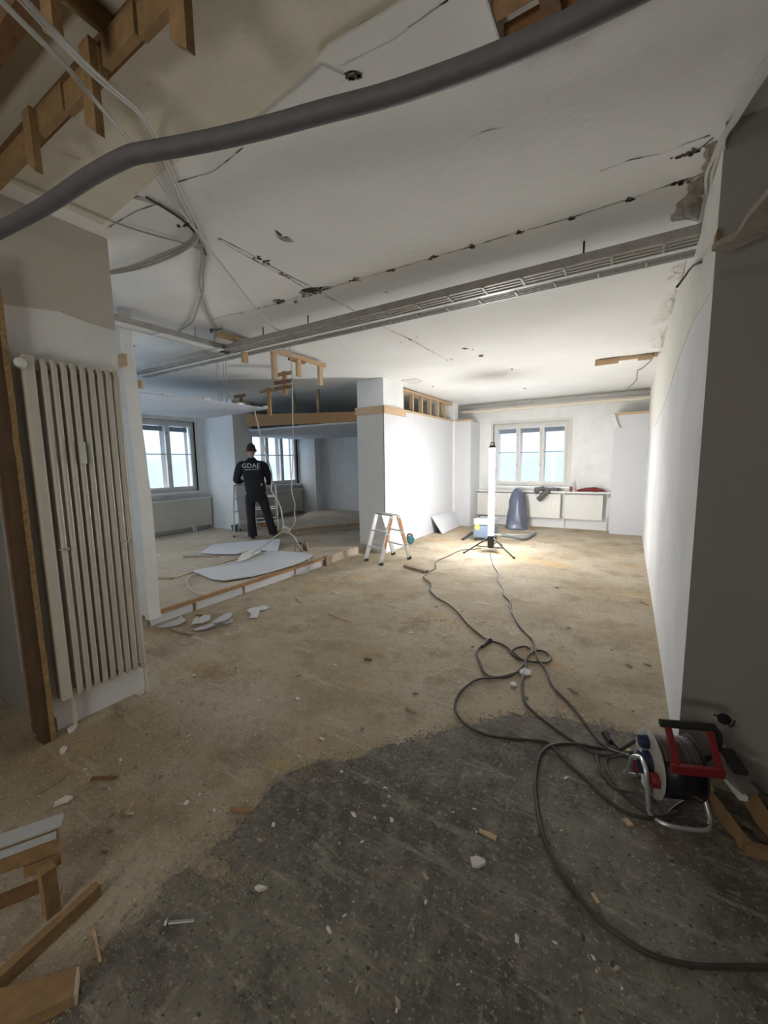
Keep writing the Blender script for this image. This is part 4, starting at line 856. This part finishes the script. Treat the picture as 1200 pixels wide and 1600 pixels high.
# lettering across the shoulders
def text_mesh(body_, size, nm, m, parent, origin, xd, yd, off=.0, ext=.002):
    cu = bpy.data.curves.new(nm, 'FONT'); cu.body = body_; cu.size = size; cu.extrude = ext; cu.align_x = 'CENTER'; cu.space_character = 1.05
    to = bpy.data.objects.new('tmp', cu); COL.objects.link(to); bpy.context.view_layer.update()
    me = bpy.data.meshes.new_from_object(to); bpy.data.objects.remove(to)
    n_ = xd.cross(yd); o_ = Vector(parent['_o'])
    for v in me.vertices:
        x, y, z = v.co; bulge = -fdir*0
        p_ = Vector(origin)+xd*x+yd*y+n_*z
        s_ = (p_-O).dot(sdir); p_ += fdir*(s_*s_*1.1)
        v.co = p_-o_
    me.materials.clear(); me.materials.append(m); o = bpy.data.objects.new(nm, me); COL.objects.link(o); o.parent = parent; return o
text_mesh('GDAE', .115, 'back_lettering', printm, man, W_(-.02,-.150,1.335), sdir, Vector((0,0,1)))
MB().add([W_(-.13,-.148,1.295), W_(.12,-.152,1.305), W_(.12,-.152,1.312), W_(-.13,-.148,1.305)], [(0,1,2,3)]).build('underline', printm, man)
MB().add([W_(.150,-.128,1.00), W_(.165,-.124,1.025), W_(.150,-.128,1.05), W_(.135,-.131,1.025)], [(0,1,2,3)]).build('white_mark', printm, man)
# ---------------------------------------------------------------- floor cables
def fcable(px, lab, r=.0075, m=cablem, zs=None, k=5, seed=0):
    pts = []
    for i, q in enumerate(px):
        z = q[2] if len(q) > 2 else r+.003; pts.append(Z(q[0], q[1], z))
    sp = spline(pts, k)
    for i, p in enumerate(sp): p.z += .004*abs(noise.noise(p*3+Vector((seed, 0, 0))))
    return solo(MB().tube(sp, r, 7), 'extension_cable', m, lab, 'cable')
fcable([(752,856),(741,858),(720,860),(700,869),(684,876),(680,883),(681,888),(670,894),(662,902),(672,911),(674,917),(672,923),(684,935),(700,944),(715,957),(730,975),(745,988),(760,999),(785,1007),(800,1018),(812,1028),(822,1036),(818,1055),(815,1075),(820,1097),(835,1114),(858,1132),(880,1148),(905,1165),(930,1178),(955,1180,.02),(990,1176,.06)], 'black cable winding from the lamp past the short plank to the reel', seed=1)
fcable([(766,866),(770,882),(778,895),(777,905),(786,920),(786,928),(797,940),(799,955),(808,972),(811,978),(822,990),(832,1001),(836,1015),(842,1032),(852,1045),(862,1070),(885,1095),(905,1118),(925,1145),(940,1163),(955,1172),(985,1182,.10)], 'black cable running nearly straight from under the lamp to the reel', seed=2)
fcable([(757,1006),(748,1013),(745,1022),(751,1038),(755,1048),(766,1057),(790,1058),(808,1050),(820,1036),(826,1024),(838,1017),(850,1018),(860,1026),(857,1034),(845,1035),(825,1033),(808,1028),(799,1020),(806,1013),(820,1010),(828,1014)], 'black cable with a plug coiled into the bow shaped loop', seed=3)
pp_ = Z(760,1005,.02); pg = solo(MB().tube([Z(754,1010,.016), Z(762,1002,.016)], [.012,.020], 10).tube([Z(762,1002,.016), Z(766,1000,.016)], .022, 12), 'cable_plug', black, 'black plug beside the bow shaped cable loop', 'plug')
fcable([(810,1050),(790,1056),(770,1059),(748,1061),(733,1069),(718,1083),(711,1102),(716,1119),(735,1137),(765,1149),(800,1154),(845,1158),(860,1164),(885,1190),(915,1217),(945,1246),(980,1270),(1010,1278),(1040,1276),(1062,1268)], 'black cable swinging left over the edge of the dark floor patch', seed=4)
fcable([(992,1158,.14),(965,1172),(930,1168),(905,1163),(872,1163),(850,1172),(839,1195),(837,1245),(850,1310),(880,1370),(925,1425),(970,1463),(1020,1493),(1080,1508),(1140,1510),(1230,1512)], 'thick black cable sweeping in a wide arc to the lower right edge', r=.0085, seed=5)
fcable([(932,1180),(935,1195),(945,1215),(962,1232),(990,1238,.03)], 'short black cable making a narrow loop before the reel', seed=6)
fcable([(985,1178,.1),(952,1185),(949,1200),(965,1230),(1000,1262),(1035,1279),(1070,1279),(1110,1292),(1155,1316)], 'black cable running under the reel to the timber on the right', seed=7)
fcable([(1040,1276),(1055,1262),(1072,1252),(1090,1245)], 'black cable end behind the foot of the reel', seed=7.5)
fcable([(952,1156),(962,1165),(975,1178),(990,1200),(1000,1215,.03)], 'short black cable with a socket end left of the reel', r=.006, seed=8)
solo(MB().tube([Z(945,1146,.02), Z(955,1160,.02)], [.018,.013], 10), 'cable_socket', black, 'black rubber cable socket on the floor left of the reel', 'socket')
# ---------------------------------------------------------------- cable reel
cr_ = Z(1032,1258); RB = Vector((.215, 2.02, 0))
rl = thing('cable_reel', tuple(RB), 'black and red cable reel on a steel tube stand by the right wall', 'cable reel')
ax = Vector((.93, .36, 0)).normalized(); cz = .17
C0 = RB+Vector((0, 0, cz))-ax*.085
def disc(c, prof, nm, m, n=32, par=rl): return MB().lathe(c, prof, n, ax).build(nm, m, par)
disc(C0, [(.03,0),(.132,.0),(.138,.005),(.132,.010),(.03,.012)], 'left_flange', mat('scratched clear plastic', (.42, .40, .36), .35, var=.3, vs=20))
disc(C0+ax*.165, [(.03,0),(.122,.0),(.128,.005),(.122,.010),(.03,.012)], 'right_flange', black)
disc(C0+ax*.012, [(.07,0),(.07,.153)], 'drum', black)
mb = MB()
for k in range(11):
    c = C0+ax*(.022+k*.0135); a_ = ax.orthogonal().normalized(); b_ = ax.cross(a_); ring = [c+(a_*math.cos(t)+b_*math.sin(t))*(.108+.003*(k % 2)) for t in [i*2*math.pi/28 for i in range(29)]]
    mb.tube(ring, .0085, 6, False)
mb.build('wound_cable', mat('grey brown cable', (.11, .09, .08), .6), rl)
disc(C0-ax*.035, [(.045,0),(.05,.01),(.05,.036)], 'socket_plate', mat('dark blue socket', (.02, .03, .07), .4))
for k in range(3):
    a_ = ax.orthogonal().normalized(); b_ = ax.cross(a_); t = k*2.1+.5; disc(C0-ax*.03+(a_*math.cos(t)+b_*math.sin(t))*.085, [(.026,0),(.03,.01),(.03,.03)], 'socket_cap', mat('dark blue socket', (.02, .03, .07), .4) if k == 0 else red, 16)
lowcov = []
side_ = ax.cross(Vector((0, 0, 1))).normalized()
mb = MB()
arc = [math.radians(a) for a in range(-190, 41, 10)]
vs = []
for t in arc:
    for e in (.016, .160): vs.append(C0+ax*e+(side_*math.cos(t)+Vector((0, 0, 1))*math.sin(t))*.125)
mb.add(vs, [(2*i, 2*i+1, 2*i+3, 2*i+2) for i in range(len(arc)-1)], True); cv = mb.build('lower_cover', mat('near black cover', (.012, .012, .02), .35, spec=.5), rl); cv.modifiers.new('t', 'SOLIDIFY').thickness = .004
# red carrying frame and black handle
tilt = -side_*.10
def fr_(e, u, f=0): return C0+ax*e+Vector((0, 0, u))+side_*f
for e in (.045, .200):
    MB().beam(fr_(e, .085, .135), fr_(e, .205, .035), .016, .022, ax).build('frame_arm', red, rl)
MB().beam(fr_(.02, .085, .135), fr_(.21, .085, .135), .02, .034).build('frame_bar', red, rl)
MB().tube([fr_(.02, .21, .03), fr_(.225, .21, .03)], .017, 12).build('grip', black, rl)
MB().tube(spline([fr_(.225, .205, .03), fr_(.245, .17, .03), fr_(.235, .10, .03), fr_(.19, .02, .0)], 4), .013, 8).build('side_arm', black, rl)
# steel tube stand
st = [fr_(-.03,.02,.0), fr_(-.045,.035,.05), fr_(-.045,.01,.08), fr_(-.04,-.10,.10), fr_(-.03,-.157,.11), fr_(.02,-.160,.15), fr_(.15,-.160,.15), fr_(.19,-.155,.11), fr_(.195,-.10,.06), fr_(.19,.0,.0)]
MB().tube(spline(st, 5), .0095, 9).build('stand_tube', alu, rl)
st = [fr_(-.03,.02,.0), fr_(-.045,-.02,-.05), fr_(-.04,-.12,-.10), fr_(-.03,-.160,-.12), fr_(.17,-.160,-.12), fr_(.19,-.12,-.08), fr_(.19,.0,.0)]
MB().tube(spline(st, 5), .0095, 9).build('stand_tube', alu, rl)
MB().beam(fr_(-.022,-.055,.015), fr_(-.004,-.055,.015), .06, .11, (0,0,1)).build('side_bracket', whitem, rl, bevel=.006)
# ---------------------------------------------------------------- timber heap lower right
beam_thing('batten', woodn, 'orange brown batten slanting on the floor right of the cable reel', 'timber', Z(1103,1238,.05), Z(1166,1322,.02), .035, .035)
beam_thing('batten', woodn, 'short orange batten at the foot of the slanting one, right edge', 'timber', Z(1163,1324,.02), Z(1202,1334,.02), .04, .03)
beam_thing('lath', woodp, 'thin lath sliver behind the slanting batten by the dark wall', 'timber', Z(1105,1222,.02), Z(1114,1236,.02), .014, .01)
q0 = Y(1128,1162,2.22); q1 = Y(1192,1265,2.05)
beam_thing('timber_prop', woodn, 'orange timber leaning on the dark right wall, reaching the frame edge', 'timber', Y(1145,1205,2.14), Z(1212,1310,.03), .04, .05)
beam_thing('pale_lath', woodp, 'pale lath stub at the top of the leaning timber heap', 'timber', Y(1125,1164,2.22), Y(1140,1192,2.18), .02, .03)
for k, (a, b, mm, w, lab) in enumerate((((1134,1172),(1158,1208),black,.05,'grey black foam piece lying on the leaning timber heap'), ((1128,1192),(1172,1240),mat('old grey board',(.20,.19,.17),.9,var=.3),.07,'grey board strip in the leaning timber heap'), ((1134,1212),(1162,1248),whitem,.03,'short white painted strip below the grey board of the heap'))):
    beam_thing(['foam_piece','board_strip','painted_strip'][k], mm, lab, ['foam','board','board'][k], Y(*a, 2.17-.03*k), Y(*b, 2.06-.03*k), w, .02)
blob_ = MB(); base = Z(1180,1290)
for k in range(14): blob_.blob((random.uniform(.38,.62), random.uniform(1.98,2.26), random.uniform(0,.03)), (random.uniform(.02,.06), random.uniform(.02,.05), random.uniform(.01,.03)), k, .8, 1)
so_ = solo(blob_, 'rubble_heap', mud, 'dark rubble heaped at the foot of the dark right wall', 'rubble'); so_['kind'] = 'stuff'
# ---------------------------------------------------------------- timber assembly lower left
ta = thing('broken_trestle', tuple(Z(70,1432)), 'broken wooden frame with white metal strip at the left edge', 'timber frame')
e0 = Z(97,1280,.26); e1 = Z(-60,1335,.26); dvec = (e1-e0).normalized(); dn = Vector((0, 0, 1))
MB().beam(e0+dn*.0, e1, .05, .012).build('metal_strip', mat('bluish white strip', (.50, .52, .53), .5), ta)
MB().beam(e0+dn*-.02+Vector((.03,-.03,0)), e1+dn*-.02+Vector((.03,-.03,0)), .012, .02).build('metal_lip', mat('bluish white strip', (.50, .52, .53), .5), ta)
MB().beam(e0+dn*-.055+Vector((.02,-.02,0)), e1+dn*-.055+Vector((.02,-.02,0)), .02, .075).build('board', woodn, ta)
MB().beam(e0+dn*-.12+Vector((.02,-.02,0)), e0+dvec*.10+dn*-.12+Vector((.02,-.02,0)), .02, .04).build('board', woodn, ta)
p = Z(70,1434,0); MB().box((p.x-.02, p.y-.0, 0), (p.x+.02, p.y+.04, .17)).build('post', woodn, ta)
MB().beam((p.x-.02, p.y+.02, .10), Vector((p.x-.02, p.y+.02, .10))+dvec*.5, .02, .04).build('rear_board', woodd, ta)
beam_thing('long_batten', woodn, 'long batten with a pale painted top lying at the lower left', 'timber', Z(154,1388,.025), Z(-40,1568,.025), .03, .045)
bb = thing('wide_board', tuple(Z(60,1545)), 'wide brown board with a pale sawn end in the lower left corner', 'board')
qa, qb, qc, qd = Z(119,1512,.05), Z(114,1556,.05), Z(-60,1640,.05), Z(-60,1560,.05)
MB().prism([qa, qb, qc, qd], (0, 0, -.035)).build('plank', woodn, bb); MB().beam(qa+(qa-qd).normalized()*.004+Vector((0,0,-.016)), qb+(qa-qd).normalized()*.004+Vector((0,0,-.016)), .006, .036).build('sawn_end', mat('pale sawn wood', (.50,.42,.30), .8), bb)
beam_thing('wood_sliver', woodp, 'thin upright looking wood sliver lying right of the long batten', 'timber', Z(146,1452,.006), Z(157,1505,.006), .008, .006)
beam_thing('wood_sliver', woodp, 'tiny pale sliver behind the long batten beside the frame post', 'timber', Z(94,1405,.01), Z(99,1380,.03), .006, .005)
nl = thing('steel_bolt', tuple(Z(278,1441)), 'long steel bolt lying on the dark floor at the lower left', 'bolt')
MB().tube([Z(262,1442,.008), Z(304,1438,.008)], .0055, 8).build('shank', metal, nl); MB().lathe(Z(262,1442,.010), [(.011,0),(.011,.008)], 6, Z(262,1442,.01)-Z(304,1438,.01)).build('bolt_head', metal, nl)
# ---------------------------------------------------------------- broken plaster pieces
def shard(px, z0, th, m, nm, lab, cat, tilt=.0, grp=None):
    pts = [Z(x, y, z0) for x, y in px]; c = sum(pts, Vector())/len(pts)
    for p in pts: p.z = max(.002, z0+(p-c).dot(Vector((.5, .6, 0)))*tilt)
    return solo(MB().prism(pts, (0, 0, th)), nm, m, lab, cat, grp)
SH = [([(245,979),(262,972),(276,970),(283,965),(291,974),(278,979),(262,980),(252,980)], 'white plaster shard leftmost in the heap by the riser'),
      ([(297,975),(303,969),(312,966),(318,962),(330,965),(328,972),(316,975),(306,974)], 'notched white plaster shard in the middle of the heap'),
      ([(331,970),(342,964),(355,960),(363,961),(360,967),(350,971),(338,972)], 'flat white plaster shard right of the notched one'),
      ([(303,983),(318,978),(334,976),(335,981),(322,984),(306,985)], 'long thin white shard at the front of the heap'),
      ([(345,972),(356,968),(364,969),(363,973),(352,974)], 'small white shard at the right end of the heap'),
      ([(386,953),(396,950),(402,950),(412,947),(421,950),(416,953),(406,955),(402,966),(390,966),(393,959),(388,957)], 'white T-shaped plaster shard lying apart right of the heap'),
      ([(318,934),(322,945),(326,940),(325,932)], 'white chip leaning on the riser above the heap'),
      ([(812,1049),(820,1046),(830,1050),(829,1056),(820,1056),(812,1053)], 'white plaster chip under the bow shaped cable loop'),
      ([(797,1068),(803,1067),(808,1072),(805,1074),(798,1072)], 'small white flake before the cable loop'),
      ([(735,1343),(745,1341),(757,1347),(759,1352),(748,1357),(738,1355)], 'beige stone chip on the dark floor'),
      ([(415,1391-2),(418,1389),(412,1392),(404,1394),(398,1390),(404,1386)], 'small white chip at the left tip of the dark floor patch'),
      ([(92,1253),(104,1246),(115,1248),(106,1254),(95,1257),(84,1262),(86,1256)], 'pale shard behind the broken frame at the left'),
      ([(105,1142),(112,1136),(119,1135),(116,1141),(108,1147)], 'pale plaster chunk at the foot of the radiator wall'),
      ([(93,1174),(100,1168),(105,1170),(100,1178),(94,1179)], 'pale chip at the foot of the chipboard panel'),
      ([(212,1086),(224,1080),(226,1083),(218,1087)], 'white chip beside the right feed pipe of the tall radiator'),
      ([(304,897+71),(310,965),(307,972),(300,974)], 'brown and white shard behind the notched one')]
for i, (px, lab) in enumerate(SH):
    z0 = .012+.02*((i*7) % 3)*(i < 5); shard(px, z0 if i < 5 else .006, .008 if i < 7 else .012, board if i < 9 else gyps, 'plaster_shard', lab, 'plaster', tilt=.25 if i < 5 else .03)
ST = [((296,988-2),(315,978),woodp),((270,985),(300,992),woodg),((330,962),(306,960),wood),((514,959),(550,971),woodp),((464,934),(470,941),woodp),((571,1029),(580,1031),woodd),((635,1106),(649,1114),woodg),((143,1216),(182,1215),woodd),((60,1238),(100,1214),woodg),((197,1272),(209,1253),woodp),((360,1265),(395,1265),wood),((980,1390-220),(984,1395-220),woodp),((925,1396),(935,1412),woodp),((749,1298),(776,1310),woodp),((976,1280),(986,1290),woodp),((520,925),(531,928),gyps),((120,1105),(150,1102),woodg),((182,1100),(190,1118),woodg),((1000,940),(1013,945),woodg),((890,1075),(902,1082),woodg)]
labs = ['pale splinter in the plaster heap by the riser','grey splinter before the plaster heap','brown splinter on the plaster heap','long splinter left of mid floor','short pale splinter near the riser end','dark splinter in the middle of the beige floor','grey splinter above the dark floor patch','dark stick behind the broken frame','grey stick near the chipboard foot','pale thin stick right of the broken frame','brown stub at the left edge of the dark patch','tiny stick left of the reel','white stick beside the big cable arc','thin twig on the dark floor','pale stub between the cables before the reel','white splinter in the middle of the floor','grey stick at the foot of the tall radiator','grey stick near the right radiator pipe','grey splinter near the foot of the right wall','grey splinter right of the lower cable']
for i, (a, b, mm) in enumerate(ST): beam_thing('splinter', mm, labs[i], 'splinter', Z(*a, .006), Z(*b, .010), .012+.006*(i % 3), .008)
# countable chips
chipm = [gyps, mat('beige crumb', (.42, .36, .27), .95), mat('grey crumb', (.28, .26, .23), .95)]
meshes = []
for k in range(6):
    b_ = MB().blob((0, 0, .4), (1, .7, .45), k*2.3, .9, 1); me_o = b_.build('crumb', chipm[k % 3]); meshes.append(me_o.data); bpy.data.objects.remove(me_o)
random.seed(11); cnt = 0
zones = [(95, (60, 1130), (620, 1330), 'beige', 'small plaster crumb scattered on the near beige floor'), (60, (500, 1200), (1010, 1590), 'dark', 'small crumb scattered on the dark floor'), (75, (260, 890), (1030, 1120), 'far', 'small crumb scattered on the mid beige floor')]
for n_, (xa, ya), (xb, yb), key, lab in zones:
    for _ in range(n_):
        p = Z(random.uniform(xa, xb), random.uniform(ya, yb), 0)
        if p.x > XR-.06 or p.x < -3.7 or (p.y < 1.45 and p.x < -2.6): continue
        o = bpy.data.objects.new('plaster_crumb', random.choice(meshes)); COL.objects.link(o); s_ = random.choice((.004,.005,.006,.007,.009,.012))*{'beige':1.1,'dark':.8,'far':1.5}[key]
        o.location = (p.x, p.y, .005 if key == 'dark' else .001); o.scale = (s_*random.uniform(.8,1.8), s_, s_*.8); o.rotation_euler = (0, 0, random.uniform(0, 6.3))
        tag(o, lab, 'crumb', {'beige':'crumbs on the near beige floor','dark':'crumbs on the dark floor','far':'crumbs on the mid beige floor'}[key])
# fine grit: one stuff object
grit = MB(); random.seed(5)
def tet(p, s_):
    a_ = random.uniform(0, 6.3); c_, s2_ = math.cos(a_)*s_, math.sin(a_)*s_
    grit.add([(p.x-c_, p.y-s2_, p.z), (p.x+c_, p.y+s2_, p.z), (p.x+s2_*.6, p.y-c_*.6, p.z), (p.x-s2_*.5, p.y+c_*.5, p.z), (p.x, p.y, p.z+s_*.8)], [(0,2,4),(2,1,4),(1,3,4),(3,0,4)])
for k in range(15000):
    if k % 3: x, y = random.uniform(-40, 1240), 880+720*random.random()**1.4
    else:
        c_ = random.choice(((150,1120,150,60),(330,1000,120,60),(60,1240,120,60),(300,1180,160,90),(340,1380,90,50),(450,1300,150,120),(700,1350,200,130),(900,1000,150,90),(600,1480,260,90),(420,1080,200,90)))
        x, y = random.gauss(c_[0], c_[2]*.6), random.gauss(c_[1], c_[3]*.6)
    if k % 9 == 0:
        q_ = random.choice(rim[:-4]); p = q_+Vector((random.gauss(0,.03), random.gauss(0,.03), 0)); p.z = .004
        if p.x < -2.7 or p.x > .25: continue
        tet(p, random.choice((.0025,.004,.006,.008))); continue
    if y < 860: continue
    p = Z(x, y, 0)
    if p.y < .3 or p.x > XR-.02 and p.y > 2.25 or p.x < XP+.06 and p.y > .8 or (p.x < -2.62 and .75 < p.y < 1.4) or p.y > 7: continue
    p.z = .004; tet(p, random.choice((.0018,.0025,.003,.004,.0055)))
g1 = grit.build('floor_grit', mat('pale grit', (.36, .33, .27), .95, var=.5, vs=200)); tag(g1, 'fine plaster grit and dust crumbs strewn over the floor', 'debris'); g1['kind'] = 'stuff'
saw = MB(); grit = saw; random.seed(6)
for k in range(5000):
    c_ = random.choice(((245,985,16,6),(250,975,10,5),(330,1048,30,8),(130,1125,60,25),(270,962,40,6),(100,1180,50,25),(690,972,60,6)))
    x, y = random.gauss(c_[0], c_[2]), random.gauss(c_[1], c_[3]); p = Z(x, y, 0)
    if p.x < XP+.07 and p.y > 1.5 or (p.x < -2.62 and .75 < p.y < 1.4): continue
    p.z = .003; tet(p, random.choice((.003,.004,.006)))
g2 = saw.build('sawdust', mat('sawdust', (.50, .33, .14), .95, var=.3, vs=200)); tag(g2, 'orange sawdust in loose drifts near the riser and radiator wall', 'debris'); g2['kind'] = 'stuff'
for o in bpy.data.objects:
    if '_o' in o: del o['_o']
